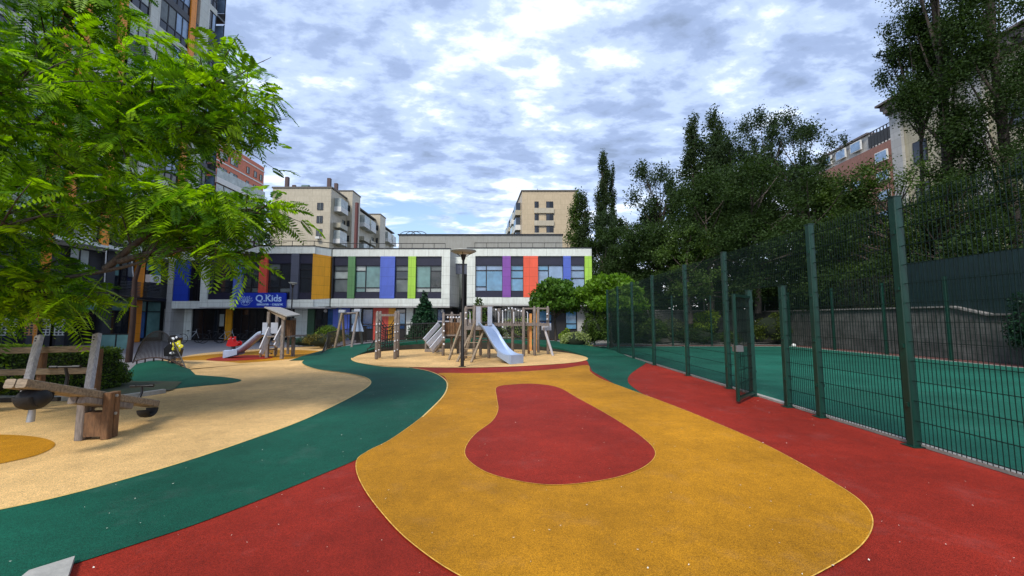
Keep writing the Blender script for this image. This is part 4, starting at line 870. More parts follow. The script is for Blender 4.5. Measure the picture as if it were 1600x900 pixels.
addt('poplar_tree', 'dark tree with bare twisting stem cut by the right edge of the picture', 1600, 21, -150, 19, kind='poplar', w=4.6, n=20000, size=.16, m=DK, z0=.30, trunk=.32, group=tg)
addt('deciduous_tree', 'low dark spreading tree at the right edge above the slatted screen', 1560, 21.5, 235, 20, kind='broad', w=6.5, n=14000, size=.16, m=DK, z0=.0, group=tg)
addt('deciduous_tree', 'dark tree filling behind the slatted screen right of the gate', 1345, 24, 400, 21, kind='broad', w=6.0, n=9000, size=.17, m=DK, z0=.0, group=tg)
tree('deciduous_tree', 'dark tree farther back behind the court trees', (26, 43, 2.5), 14, DK, 22, kind='broad', w=13, n=11000, size=.33, group=tg, z0=.0)
tree('deciduous_tree', 'dark tree farther back near the brick terrace house', (36, 38, 2.5), 13, DK, 23, kind='broad', w=11, n=10000, size=.3, group=tg, z0=.0)
addt('deciduous_tree', 'dark tree in front of the cream apartment block behind the left wing roof', 388, 50, 318, 24, kind='broad', w=8, n=9000, size=.28, m=MID, z0=.2, zb=0)
for k, (x, y, w, h) in enumerate(((7.5, 33.5, 5, 4.2), (11.5, 33, 6, 4.6), (16, 33.5, 6, 4.8), (20.5, 31, 6, 5), (21.5, 26, 5, 4.6), (10, 38, 8, 6), (19, 37, 9, 7), (27, 33, 9, 7), (24, 19, 6, 4.4), (8.9, 29.5, 3.2, 3.4))):
    bl = ('leftmost, by the white building corner', 'second from the left, over the gravel bed', 'third from the left, over the bright bush', 'at the corner where the two walls meet', 'over the side wall before the gate posts', 'farther back beside the tall poplar spire', 'farther back in the middle of the dark mass', 'farther back under the brick terrace house', 'behind the slatted screen near the picture edge', 'low beside the school corner and the round trees')[k]
    tree('understorey_tree', 'dark leafy understorey thicket ' + bl, (x, y, 1.2 if k < 9 else 0), h, DK, 200 + k, kind='broad', w=w * 1.1, n=8000, size=.24, z0=-.08, trunk=.1, clumps=40, group=tg)
# round-headed trees by the school corner
tree('round_headed_tree', 'round headed tree with drooping dark green leaves in front of the blue strip', (xat(868, 25), 25, 0), zat(437, 25), GLB, 40, kind='globe', w=3.5, n=9000, size=.22, z0=.50, trunk=.09, group='round headed trees')
tree('round_headed_tree', 'broader and brighter round headed tree partly behind the far fence panels', (xat(955, 24), 24, 0), zat(431, 24), BRT, 41, kind='globe', w=4.4, n=13000, size=.22, z0=.48, trunk=.10, group='round headed trees')
tree('conical_evergreen', 'dark clipped cone shaped evergreen before the lime strip window', (xat(663, 27.5), 27.5, 0), zat(455, 27.5), CON, 42, kind='cone', w=2.5, n=16000, size=.17, trunk=.08)
tree('conical_evergreen', 'small pointed evergreen just above the play tower', (xat(748, 28), 28, 0), zat(464, 28), MID, 43, kind='cone', w=3.0, n=7000, size=.16, trunk=.06)
def bush(name, label, c, r, m, seed, n=3500, size=.10, group=None, cat='bush', box=False, n2=None, m2=None):
    rng = np.random.default_rng(seed); t = thing(name, label, cat, (c[0], c[1], 0), group)
    if box:
        X, Yr, Z = r; C = (rng.random((n, 3)) * 2 - 1); ax = rng.integers(0, 3, n)
        for k in range(3):
            s = ax == k; C[s, k] = np.sign(C[s, k]) * (1 - .10 * rng.random(s.sum()) ** 2 + .04 * rng.random(s.sum()))
        nn = np.abs(C) ** 6; f = nn.sum(1) ** (-1 / 6.) ; C = C * np.minimum(1.03, f * (1 + .03 * rng.normal(size=n)))[:, None]; C = np.array(c) + C * np.array(r)
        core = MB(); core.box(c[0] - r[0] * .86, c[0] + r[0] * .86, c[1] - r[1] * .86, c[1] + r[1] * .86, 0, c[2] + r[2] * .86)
    else:
        C = []; k = 22
        for i in range(k):
            d = rng.normal(size=3); d /= np.linalg.norm(d); q = .35 + .35 * rng.random(); C.append(clump_pts(np.array(c) + d * q * np.array(r), np.array(r) * (.30 + .14 * rng.random()), n // k, rng, .5))
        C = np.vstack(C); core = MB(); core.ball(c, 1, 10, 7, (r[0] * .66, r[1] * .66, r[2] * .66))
    C = C[C[:, 2] > .02]; V, Q = leaf_quads(C, size, rng); np_mesh('foliage', V, Q, m, t)
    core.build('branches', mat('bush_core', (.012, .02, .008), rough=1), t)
    if m2:
        top = C[C[:, 2] > c[2] + r[2] * .72]; top = top[rng.random(len(top)) < .8] + [0, 0, .03]; V, Q = leaf_quads(top, size * .9, rng); np_mesh('young_shoots', V, Q, m2, t)
    return t
bush('clipped_hedge', 'long clipped box hedge with bright fresh top behind the timber frame', (-12.3, 9.0, .50), (1.4, .55, .52), BUX, 50, n=16000, size=.05, box=True, m2=YBX, cat='hedge')
bush('clipped_hedge', 'second block of clipped hedge, left of the round bush', (-10.15, 9.15, .46), (.80, .6, .50), BUX, 51, n=11000, size=.05, box=True, m2=BUX, cat='hedge')
bush('clipped_hedge', 'dark clipped hedge cut off by the left edge of the picture', (-15.3, 9.3, .5), (1.5, .6, .55), BUX, 151, n=9000, size=.055, box=True, m2=YBX, cat='hedge')
bush('round_bush', 'low round clipped bush at the end of the hedge beside the green mound', (-9.05, 9.1 - .2, .33), (.48, .48, .36), BUX, 52, n=7000, size=.045) if False else None
bush('round_bush', 'low round clipped bush at the end of the hedge beside the green mound', (G(180, 606).x - .25, G(180, 606).y + .15, .30), (.42, .42, .36), BUX, 52, n=9000, size=.042)
bush('young_shrub', 'bright leafy shrub sprig at the left edge below the timber rails', (-10.2, 7.9, .45), (.45, .4, .4), YBX, 53, n=1400, size=.07)
bush('variegated_bush', 'pale variegated bush right of the play circle', (xat(899, 22.5), 22.5, .50), (.95, .8, .62), VAR, 54, n=5500, size=.11)
bush('yellow_green_bush', 'small yellow green bush behind the variegated one', (xat(884, 24), 24, .62), (.55, .5, .55), YBX, 55, n=2500, size=.10)
bush('upright_bush', 'upright mid green bush under the brighter round headed tree', (xat(928, 23), 23, 1.15), (.85, .7, 1.0), MID, 56, n=6000, size=.11)
bush('upright_bush', 'dull green bush behind the farthest fence panels', (xat(965, 27.5), 27.5, 1.0), (1.3, .9, 1.1), DK, 57, n=6000, size=.13, group='bushes behind the court')
bush('round_bush', 'mid green round bush behind the far end of the court, left of the gravel', (xat(1020, 27.6), 27.6, .95), (1.2, .9, 1.05), MID, 58, n=7000, size=.12, group='bushes behind the court')
bush('round_bush', 'greyish leafed bush on pale gravel behind the court', (xat(1053, 28.5), 28.5, 1.0), (1.3, .9, .95), leaf_mat('leaf_grey_green', (.09, .13, .07), .25, .4, .2), 59, n=5000, size=.12, group='bushes behind the court')
bush('round_bush', 'bright yellow green bush standing against the grey wall', (xat(1104, 28), 28, 1.25), (1.35, 1, 1.15), YBX, 60, n=7000, size=.13, group='bushes behind the court')
bush('low_bush', 'low dark bush in front of the bright yellow green one', (xat(1085, 27), 27, .55), (1.9, .7, .6), DK, 61, n=5000, size=.12, group='bushes behind the court')
bush('low_bush', 'low brownish shrub between bright bush and gate', (xat(1140, 27.3), 27.3, .45), (1.2, .6, .55), MID, 62, n=3500, size=.11, group='bushes behind the court')
bush('round_bush', 'rounded olive green bush seen through the gate opening', (xat(1206, 27), 27, 1.15), (1.55, 1, 1.1), leaf_mat('leaf_olive', (.055, .095, .015), .3, .5, .5), 63, n=8000, size=.12, group='bushes behind the court')
bush('low_bush', 'low dark ground cover bush right of the olive bush', (xat(1262, 27), 27, .45), (1.6, .6, .5), DK, 64, n=4500, size=.12, group='bushes behind the court')
bush('dark_conifer_bush', 'dark conifer bush against the wall at the right edge of the picture', (17.95, 13.2, 1.5), (.62, 1.5, 1.6), CON, 65, n=12000, size=.11)
bush('rounded_shrub', 'domed green shrub behind the swing frame', (xat(520, 24.5), 24.5, .75), (1.15, .8, .65), leaf_mat('leaf_dome', (.09, .17, .015), .3, .4, .5), 66, n=6000, size=.08)
bush('rounded_shrub', 'loose reddish green shrub in front of the domed one', (xat(505, 23.2), 23.2, .45), (1.3, .7, .55), leaf_mat('leaf_reddish', (.12, .12, .05), .3, .5, .8), 67, n=4000, size=.09)
bush('low_juniper', 'low blue green spreading juniper left of the domed shrub', (xat(487, 25), 25, .3), (1.6, .7, .35), leaf_mat('leaf_juniper', (.02, .07, .05), .1, .5, 0), 68, n=4500, size=.08)
bush('leafy_shrub', 'pale leafed shrub behind the climbing frame posts', (xat(815, 26), 26, 1.0), (1.5, .7, .95), VAR, 69, n=4500, size=.10, group='shrubs behind the raised path')
bush('leafy_shrub', 'green shrub low behind the raised path near the cone evergreen', (xat(690, 27), 27, .8), (1.6, .7, .7), MID, 70, n=4000, size=.11, group='shrubs behind the raised path')
bush('leafy_shrub', 'dark green shrub row behind the raised path right of the stair gap', (xat(760, 27), 27, .7), (1.8, .7, .6), DK, 71, n=4500, size=.11, group='shrubs behind the raised path')

# near feathery tree, top left: pinnate fronds on spreading boughs
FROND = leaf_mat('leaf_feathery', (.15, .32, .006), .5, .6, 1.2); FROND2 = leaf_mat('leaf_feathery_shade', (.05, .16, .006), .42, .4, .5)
nt_ = thing('feathery_tree', 'near tree with bright green feathery leaves overhanging the left side of the picture', 'tree', (-9.6, 6.6, 0))
rng = np.random.default_rng(11)
hull = [(-13, 2.0), (-11.5, 1.5), (-7.9, 1.62), (-7.1, 1.62), (-6.7, 1.66), (-6.3, 1.85), (-6.15, 2.05), (-6.5, 2.3), (-6.85, 2.45), (-7.0, 2.95), (-6.1, 3.12), (-5.5, 3.12), (-4.9, 2.95), (-4.5, 2.2), (-4.2, 2.35), (-3.95, 2.65), (-4.1, 2.9), (-3.55, 3.25), (-3.5, 3.5), (-3.95, 3.6), (-4.9, 3.65), (-5.1, 3.9), (-4.9, 4.3), (-4.35, 4.35), (-3.85, 4.4), (-3.75, 5.05), (-4.0, 5.6), (-3.95, 6.0), (-4.5, 6.1), (-5.0, 6.0), (-5.5, 6.15), (-6.1, 6.35), (-6.3, 6.9), (-7.4, 8.8), (-9.5, 9.4), (-13, 8)]
def inside(x, z, poly):
    c = False; j = len(poly) - 1
    for i in range(len(poly)):
        (xi, zi), (xj, zj) = poly[i], poly[j]
        if (zi > z) != (zj > z) and x < (xj - xi) * (z - zi) / (zj - zi) + xi: c = not c
        j = i
    return c
# boughs
wood = MB(); tips = []
root = Vector((-9.6, 6.6, 0)); wood.tube([root - Vector((0, 0, .1)), root + Vector((.05, 0, 1.2)), root + Vector((-.1, .05, 2.6)), root + Vector((.2, 0, 4.6)), root + Vector((.1, 0, 7.5))], [.24, .2, .17, .12, .04], 10)
boughs = [((-9.6, 6.6, 1.7), (-8.2, 6.2, 1.95), (-6.9, 6.0, 2.05), (-6.3, 5.9, 1.95)), ((-9.6, 6.6, 2.1), (-7.9, 6.1, 2.15), (-6.2, 6.0, 2.35), (-4.8, 6.0, 2.75)), ((-6.2, 6.0, 2.38), (-5.4, 6.05, 3.1), (-4.7, 6.1, 3.35), (-4.0, 6.2, 3.3)), ((-6.0, 6.0, 2.5), (-5.2, 6.05, 2.7), (-4.6, 6.1, 2.6), (-4.2, 6.2, 2.45)),
          ((-9.6, 6.6, 2.6), (-7.8, 6.4, 3.3), (-6, 6.3, 3.45), (-4.9, 6.2, 3.5)), ((-9.5, 6.6, 3.2), (-7.4, 6.5, 4.4), (-5.6, 6.3, 4.6), (-4.25, 6.2, 4.8)), ((-9.45, 6.6, 3.8), (-7.6, 6.4, 5.2), (-5.8, 6.3, 5.4), (-4.6, 6.2, 5.5)), ((-9.4, 6.6, 4.6), (-7.8, 6.3, 6.2), (-7.2, 6.2, 7.0), (-6.8, 6.2, 7.8)), ((-9.5, 6.6, 3.0), (-8.6, 5.4, 3.6), (-7.6, 5.0, 4.2), (-6.4, 4.9, 4.6)), ((-9.5, 6.6, 2.4), (-8.6, 5.6, 2.7), (-7.6, 5.2, 2.9), (-6.5, 5.1, 2.8)), ((-9.5, 6.6, 4), (-8.5, 7.5, 4.8), (-7.2, 7.6, 5.3), (-5.6, 7.4, 5.4)), ((-9.5, 6.6, 5), (-8.9, 5.6, 6.6), (-8.6, 5.4, 7.6), (-8.2, 5.4, 8.4)), ((-9.6, 6.6, 2.2), (-10.6, 6.0, 3), (-11.6, 5.8, 3.6), (-12.6, 5.8, 4))]
segs = []
for k, bo in enumerate(boughs):
    pts = catmull(bo, False, 8); n_ = len(pts); wood.tube(pts, [.045 * (1 - .85 * i / n_) + .006 for i in range(n_)], 6)
    segs += pts[4:]
    for i in range(4, n_):
        for s in (-1, 1):
            a = rng.random() * 1.2 + .3; L = (.5 + .8 * rng.random()); d = (pts[i] - pts[i - 1]).normalized()
            e = Vector((d.x * math.cos(a), d.y + s * math.sin(a) * .7, d.z + (rng.random() - .35) * 1.1)).normalized()
            q = [pts[i], pts[i] + e * L * .5 + Vector((0, 0, .05)), pts[i] + e * L]
            if not inside(q[2].x, q[2].z, hull): continue
            wood.tube(q, [.014, .009, .004], 4, cap=False); segs += [q[0].lerp(q[2], u) for u in (.3, .5, .7, .85, 1)]
wood.build('trunk', BARK, nt_)
segA = np.array([tuple(s) for s in segs])
def fronds(n, seed, m, ylo, yhi):
    rng = np.random.default_rng(seed); V = []; Q = []; made = 0
    P = []
    while made < n:
        if rng.random() < .62:
            p = segA[rng.integers(len(segA))] + rng.normal(size=3) * [.28, .32, .22]
        else: p = np.array([-12.5 + 9.2 * rng.random(), ylo + (yhi - ylo) * rng.random(), 1.5 + 7.5 * rng.random()])
        if not inside(p[0] * 6.1 / p[1], HC + (p[2] - HC) * 6.1 / p[1], hull) or not inside(p[0], p[2], hull): continue
        if not inside(p[0], p[2], hull): continue
        # airy holes that run through the crown
        hole = math.sin(p[0] * 2.1 + 1.3) * math.sin(p[2] * 2.7 + .4) * math.sin(p[0] * .9 - p[2] * 1.3)
        if hole > .38 and rng.random() < .8: continue
        made += 1; P.append(p)
    for s_ in segA[::3]: P.append(s_ + rng.normal(size=3) * .05)
    for p in P:
        L = .20 + .28 * rng.random() ** 1.3; az = (rng.random() - .5) * 4.2 - .25; el = -.15 + .55 * rng.normal()
        d = np.array([math.cos(az) * math.cos(el), math.sin(az) * math.cos(el), math.sin(el)]); sd_ = np.cross(d, [0, 0, 1]); sd_ /= np.linalg.norm(sd_) + 1e-6
        roll = rng.normal() * .5; up = np.cross(sd_, d); sd_ = sd_ * math.cos(roll) + up * math.sin(roll); dr = .28 + .25 * rng.random()
        npair = 11; o = len(V)
        prev = None
        for i in range(npair + 1):
            t = i / npair; c = p + d * L * t + np.array([0, 0, -dr * L * t * t])
            if prev is not None and i % 2 == 0:
                w_ = sd_ * .0022; V += [prev - w_, prev + w_, c + w_ * .6, c - w_ * .6]; Q.append([len(V) - 4, len(V) - 3, len(V) - 2, len(V) - 1])
            if i % 2 == 0: prev = c
            if i == 0: continue
            ll = L * .30 * (math.sin(math.pi * (.12 + .80 * t)) ** .8) + .01; wd = .013 + .018 * L
            for s in (-1, 1):
                q = sd_ * s * ll + d * ll * .45 + np.array([0, 0, -ll * (.15 + .25 * rng.random())]); m_ = c + q * .5
                V += [c, m_ - d * wd, c + q, m_ + d * wd]; Q.append([len(V) - 4, len(V) - 3, len(V) - 2, len(V) - 1])
    return V, Q
V, Q = fronds(2500, 21, FROND, 4.9, 7.6); np_mesh('crown', V, Q, FROND, nt_)
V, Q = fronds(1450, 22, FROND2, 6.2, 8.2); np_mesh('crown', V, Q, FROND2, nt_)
t_ = thing('slim_tree_stem', 'slim dark stem rising beside the fan shaped railing into the feathery crown', 'tree', (G(210, 577).x - 1.2, 15.6, 0))
MB().tube([(-14.9, 15.6, 0), (-14.85, 15.6, 1.5), (-14.9, 15.6, 3.2), (-14.6, 15.7, 5.0)], [.11, .09, .08, .03], 8).build('trunk', mat('bark_red', (.03, .014, .010), rough=.9, var=.3), t_)
C = clump_pts((-14.7, 15.7, 5.2), (1.6, 1.3, 1.2), 3500, np.random.default_rng(5), .2); V, Q = leaf_quads(C, .14, np.random.default_rng(6)); np_mesh('crown', V, Q, MID, t_)
# ------------------------------------------------------------------ play equipment
WOOD = mat('weathered_timber', (.20, .17, .15), rough=.8, var=.45, vscale=5, stretch=(6, 6, 1.2), detail=8, bump=.5, bscale=10)
WOODB = mat('brown_timber', (.15, .075, .032), rough=.8, var=.45, vscale=5, stretch=(5, 5, 1.2), detail=8, bump=.4, bscale=10)
WOODH = mat('weathered_plank', (.26, .20, .135), rough=.85, var=.5, vscale=4, stretch=(1.2, 9, 9), detail=9, bump=.5, bscale=9)
GWOOD = mat('silver_timber', (.42, .41, .43), rough=.75, var=.35, vscale=6, stretch=(8, 8, 1.0), detail=8, bump=.3, bscale=10)
STEEL = mat('slide_steel', (.36, .46, .64), rough=.38, metal=.25, spec=.6, var=.12, vscale=2); PANEL = mat('grey_hpl', (.36, .40, .48), rough=.45, var=.12, vscale=3)
PALEB = mat('pale_silver_board', (.50, .52, .58), rough=.6, var=.25, vscale=5, stretch=(8, 8, 1.0), detail=7)
ROPE = mat('black_rope', (.010, .010, .012), rough=.9); CAPW = mat('white_cap', (.72, .74, .80), rough=.4); TYRE = mat('tyre_black', (.008, .008, .009), rough=.7, bump=.3, bscale=30); GALV = mat('galvanised', (.42, .44, .46), metal=.7, rough=.45)
REDP = mat('red_plastic', (.75, .01, .015), rough=.35)
def roundpost(mb, x, y, h, r=.055, z=0, foot=True, top=None):
    a = Vector((x, y, z)); b = Vector(top) if top else Vector((x, y, z + h)); d = (b - a)
    mb.tube([a, a + d * .02, a + d * .985, b], [r * .55 if foot else r, r, r, r * .72], 9); return mb
def slide(root, p_top, direction, length, zt, w=.5, chute=None):
    d = Vector((direction[0], direction[1], 0)).normalized(); sx = Vector((-d.y, d.x, 0)); prof = []
    ctrl = chute or [(0, zt + .02), (.10, zt), (.30, zt * .80), (.52, zt * .42), (.70, zt * .20), (.84, zt * .14), (1.0, zt * .13)]
    pts = catmull([(u * length, z, 0) for u, z in ctrl], False, 6)
    P = [Vector((p_top[0], p_top[1], 0)) + d * p.x + Vector((0, 0, p.y)) for p in pts]
    mb = MB(); n = len(P); cs = [(-.5, .14), (-.49, .155), (-.46, .15), (-.44, .02), (-.3, 0), (.3, 0), (.44, .02), (.46, .15), (.49, .155), (.5, .14), (.47, -.02), (0, -.035), (-.47, -.02)]
    k = len(cs); vs = []
    for i, p in enumerate(P):
        for a, h in cs: vs.append(p + sx * a * w * (1.0) + Vector((0, 0, h)))
    mb.add(vs, [(i * k + j, i * k + (j + 1) % k, (i + 1) * k + (j + 1) % k, (i + 1) * k + j) for i in range(n - 1) for j in range(k)], True)
    b = mb.build('slide_chute', STEEL, root)
    e = P[-1]; m2 = MB(); m2.prism([e + sx * w * .5 + Vector((0, 0, .14)), e - sx * w * .5 + Vector((0, 0, .14)), Vector((e.x, e.y, .01)) - sx * w * .48, Vector((e.x, e.y, .01)) + sx * w * .48], (0, 0, 0), d * .06)
    for s in (-1, 1):
        q = [P[j] + sx * s * w * .5 for j in range(n) if P[j].z < zt * .30]
        top_ = [v + Vector((0, 0, .12)) for v in q]; bot_ = [Vector((q[-1].x, q[-1].y, .01)), Vector((q[0].x, q[0].y, max(.01, q[0].z - .12)))]
        m2.prism((top_ + bot_) if s > 0 else (top_ + bot_)[::-1], (0, 0, 0), sx * s * .012)
    m2.build('slide_end', STEEL, root); return b

# main climbing combination in the circle
mc = thing('climbing_frame', 'large weathered timber climbing frame with steel slide in the middle of the beige circle', 'playground equipment', (xat(770, 17.4), 17.4, 0))
zp = 1.38
post_px = [(728, 16.9, 480), (741, 16.5, 478), (764, 17.0, 482), (751, 18.3, 480), (818, 17.9, 482), (801, 20.0, 483), (835, 18.2, 480), (841, 20.0, 481), (856, 18.9, 480), (727, 18.6, 482)]
for px, Y, pt in post_px:
    m = MB(); x = xat(px, Y); roundpost(m, x, Y, zat(pt, Y), .07); m.ball((x, Y, zat(pt, Y)), .055, 8, 5); m.build('post', WOOD, mc)
def pl(px, py, Y): return at(px, py, Y)
m = MB(); X0_, X1_ = xat(728, 16.9), xat(768, 16.9); m.box(X0_, X1_, 16.55, 18.4, zp - .06, zp); m.box(X0_, X1_, 16.48, 16.55, zp - .16, zp); m.build('platform', WOOD, mc)
m = MB()
for (a, b, Y, z) in ((728, 741, 16.7, 481), (741, 771, 16.75, 479), (818, 858, 18.3, 482)): m.bar(at(a, z, Y), at(b, z, Y), .07, .07)
m.bar(at(772, 507, 17.6), at(858, 507, 18.4), .10, .13); m.bar(at(780, 503, 19.6), at(845, 505, 20), .08, .08); m.bar(at(741, 531, 16.8), at(782, 532, 17.2), .08, .07)
m.build('beam', WOOD, mc)
# guard panels beside the slide
for a, b in ((744, 751), (762, 769)): MB().box(xat(a, 16.5), xat(b, 16.5), 16.46, 16.50, zp + .02, zat(479, 16.5)).build('guard_panel', PANEL, mc)
m = MB(); m.box(xat(729, 16.95), xat(741, 16.95), 16.92, 16.95, zp + .02, zp + .28); m.build('guard_panel', WOOD, mc)
slide(mc, (xat(756, 16.4), 16.45), (xat(806, 14.9) - xat(756, 16.4), 14.9 - 16.45), 2.05, 1.36, .62, [(0, 1.38), (.08, 1.35), (.25, 1.10), (.42, .74), (.58, .45), (.74, .27), (.88, .20), (1.0, .20)])
# slanted beams and net
m = MB()
for (a, b) in (((743, 500, 16.5), (724, 563.5, 15.9)), ((760, 507, 16.9), (736, 567, 15.6)), ((724, 497, 17.0), (701, 563, 16.3)), ((742, 508, 17.2), (714, 566, 16.0))):
    pa = at(*a); pb = G(b[0], b[1]); m.bar(pa, pb, .075, .075)
m.build('slanted_beam', WOODH, mc)
m = MB(); m.tube([at(848, 505, 18.6), G(864, 556)], .06, 8); m.build('slanted_beam', GWOOD, mc)
m = MB()
for k in range(1, 6):
    u = k / 6; pa = at(742, 508, 17.2).lerp(G(714, 566), u); pb = at(760, 507, 16.9).lerp(G(736, 567), u); m.tube([pa, pb], .02, 6)
m.build('rungs', WOODH, mc)
# suspension bridge, monkey bars, hanging ropes
for k in range(13):
    px = 772 + k * 4; Y = 17.6 + .03 * k; MB().tube([at(px, 482 + 5 * math.sin(k * .8) ** 2, Y), at(px, 506, Y)], .016, 5).build('hanging_rope', ROPE, mc)
for k in range(9): px = 775 + k * 5; MB().ball(at(px, 484 + 2.4 * math.sin(k), 18.8), .05, 6, 4).build('rope_ball', CAPW, mc)
MB().tube([at(775 + k * 5, 482 + 1.5 * math.sin(k * .8), 18.8) for k in range(10)], .03, 6).build('rope', ROPE, mc)
m = MB()
for px, Y, ys in ((785, 19.6, (486, 512)), (803, 19.4, (487, 505))): m.bar(at(px, ys[0], Y), at(px, ys[1], Y), .05, .03)
m.build('white_slats', CAPW, mc)
for px, Y in ((829, 18.3), (836.5, 18.25)): MB().bar(at(px, 490, Y), at(px, 548, Y), .11, .10).build('orange_post', mat('orange_timber', (.62, .27, .07), rough=.7, var=.35, vscale=6, stretch=(6, 6, 1)), mc)
m = MB()
for px, py, Y in ((728, 489, 16.85), (728, 498, 16.85), (780, 493, 18), (780, 501, 18), (855, 491, 18.8), (855, 499, 18.8)): m.ball(at(px, py, Y), .045, 7, 5)
for px in (733, 778, 823): m.tube([at(px, 487, 16.8), at(px + 1.5, 489, 16.8), at(px + 1.5, 504, 16.8)], .018, 6)
m.build('grab_handles', CAPW, mc)
m = MB(); m.tube([at(780, 482, 18), at(780, 510, 18)], .07, 9); m.build('post', WOOD, mc)
for px, Y in ((826, 19.3),): MB().tube([Vector((xat(px, Y), Y, 0)), at(px, 510, Y)], .06, 8).build('post', WOODB, mc)
MB().box(xat(846, 18.6), xat(861, 18.6), 18.55, 18.6, zat(516, 18.6), zat(505, 18.6)).build('guard_panel', PANEL, mc)
# left net wing with sloping ramp
nw = thing('net_climber', 'lower timber climbing wing with striped sloping ramp left of the tall lamp post', 'playground equipment', (xat(700, 18.6), 18.6, 0))
for px, Y, pt in ((693, 18.2, 490), (706, 19.0, 489), (720, 18.6, 490), (716, 19.6, 498)):
    m = MB(); x = xat(px, Y); roundpost(m, x, Y, zat(pt, Y), .07); m.ball((x, Y, zat(pt, Y)), .06, 8, 5); m.build('post', WOOD, nw)
m = MB(); a, b = at(694, 492, 18.3), at(722, 492, 18.6); m.bar(a, b, .07, .07); a2, b2 = at(694, 524, 18.3), at(722, 524, 18.6); m.bar(a2, b2, .08, .07); m.box(a2.x, b2.x, 18.3, 19.4, a2.z - .03, a2.z + .03); m.build('beam', WOOD, nw)
m = MB()
for k in range(1, 10): u = k / 10; m.bar(a.lerp(b, u) - Vector((0, 0, .35 if k % 3 else .05)), a2.lerp(b2, u), .03 if k % 3 == 0 else .11, .025)
m.build('planks', WOODB, nw)
for k in range(5): MB().ball(a.lerp(b, .2 + .16 * k) - Vector((0, 0, .12)), .05, 6, 4).build('bolt_cap', CAPW, nw)
for k in range(4): MB().ball(at(693.5, 507 + 10.3 * k, 18.1), .05, 6, 4).build('bolt_cap', CAPW, nw)
for k in range(3):
    o_ = Vector((.30 * k, -.25 * k, -.06 * k)); pa, pb = G(663, 551) + Vector((0, .8, .30)), at(685, 502, 19)
    pa, pb = ((at(663, 532, 18.4), at(686, 506, 19)), (at(668, 539, 18.0), at(693, 513, 18.6)), (at(673, 546, 17.6), at(692, 524, 18.2)))[k]
    m = MB(); m.bar(pa, pb, .06, .21); m.build('ramp_board', PALEB, nw)
m = MB(); m.bar(G(680, 552) + Vector((0, 0, .12)), at(694, 530, 18), .08, .12); p = G(663, 551); m.bar(p + Vector((0, .3, .1)), p + Vector((.9, -.05, .1)), .1, .14); m.bar(p + Vector((0, .3, 0)), p + Vector((0, .3, .5)), .08, .08); q = G(677, 552); m.bar(q, q + Vector((0, 0, .62)), .08, .08); m.build('ramp_frame', WOOD, nw)
m = MB(); m.bar(at(684, 502, 19), at(704, 502, 19.4), .05, .05); m.build('hand_rail', CAPW, nw)

# rope ladder frame and swing frame at the back left of the circle
rf = thing('rope_frame', 'square timber rope climbing frame of four tall posts before the orange and red cladding', 'playground equipment', (xat(605, 17.6), 17.6, 0))
fp = [(588, 562), (592.5, 559.5), (617, 561.5), (621, 559)]
tops = []
for i, (px, py) in enumerate(fp):
    g = G(px, py); zt_ = zat(488, g.y) ; m = MB(); roundpost(m, g.x, g.y, zt_, .07); m.ball((g.x, g.y, zt_), .06, 8, 5); m.build('post', WOOD, rf); tops.append(Vector((g.x, g.y, zt_)))
m = MB(); m.bar(tops[0] - Vector((0, 0, .12)), tops[2] - Vector((0, 0, .12)), .07, .09); m.bar(tops[1] - Vector((0, 0, .12)), tops[3] - Vector((0, 0, .12)), .07, .09); m.build('beam', WOOD, rf)
m = MB()
for (p, q) in ((tops[0], tops[2]), (tops[1], tops[3])):
    for k in range(8):
        u0 = .06 + .88 * k / 7; sag = lambda u, f: f - .45 * math.sin(math.pi * u)
        z1, z0 = 1.75 - .55 * math.sin(math.pi * u0), .45
        c = p.lerp(q, u0); m.tube([(c.x, c.y, z1), (c.x, c.y, z0)], .014, 4)
    for lv in (1.78, 1.5, 1.22, .95, .7, .48):
        pts = []
        for k in range(9): u = k / 8; c = p.lerp(q, u); pts.append((c.x, c.y, lv - .5 * (lv / 1.8) ** 2 * math.sin(math.pi * u)))
        m.tube(pts, .014, 4)
m.build('rope_net', ROPE, rf)
for t0 in tops:
    for z in (.35, .75, 1.12, 1.45): MB().ball((t0.x, t0.y - .075, z), .035, 6, 4).build('bolt_cap', CAPW, rf)
sw = thing('swing_frame', 'tall timber A frame swing behind the green ramp left of the rope frame', 'playground equipment', (xat(550, 21), 21.5, 0))
for (tx, ty, Y, feet) in ((535, 486.5, 21.5, ((524, 21.2, .3), (540, 22.6, .2))), (559, 485, 21.8, ((550, 21.0, .25), (568, 22.6, .25)))):
    tp = at(tx, ty, Y)
    for px, fy, fz in feet: m = MB(); m.tube([(xat(px, fy), fy, 0), tp], [.07, .065], 9); m.build('leg', WOODH if tx < 540 else WOOD, sw)
    m = MB(); m.box(tp.x - .16, tp.x + .16, tp.y - .1, tp.y + .1, tp.z - .06, tp.z + .08); m.build('leg_cap', PANEL, sw)
    if tx > 540: m = MB(); m.prism([tp + Vector((-.06, 0, -.3)), tp + Vector((.06, 0, -.3)), tp + Vector((.36, 0, -1.15)), tp + Vector((-.36, 0, -1.15))][::-1], (0, 0, 0), (0, .03, 0)); m.build('side_panel', STEEL, sw)
m = MB(); m.tube([at(535, 490, 21.5), at(559, 489, 21.8)], .06, 9); m.build('cross_beam', WOOD, sw)
m = MB(); m.tube([at(543, 490, 21.6), at(543, 525, 21.6)], .012, 4); m.tube([at(549, 490, 21.6), at(549, 525, 21.6)], .012, 4); m.box(at(542, 525, 21.6).x, at(550, 525, 21.6).x, 21.5, 21.7, zat(527, 21.6), zat(525.5, 21.6)); m.build('swing_seat', ROPE, sw)

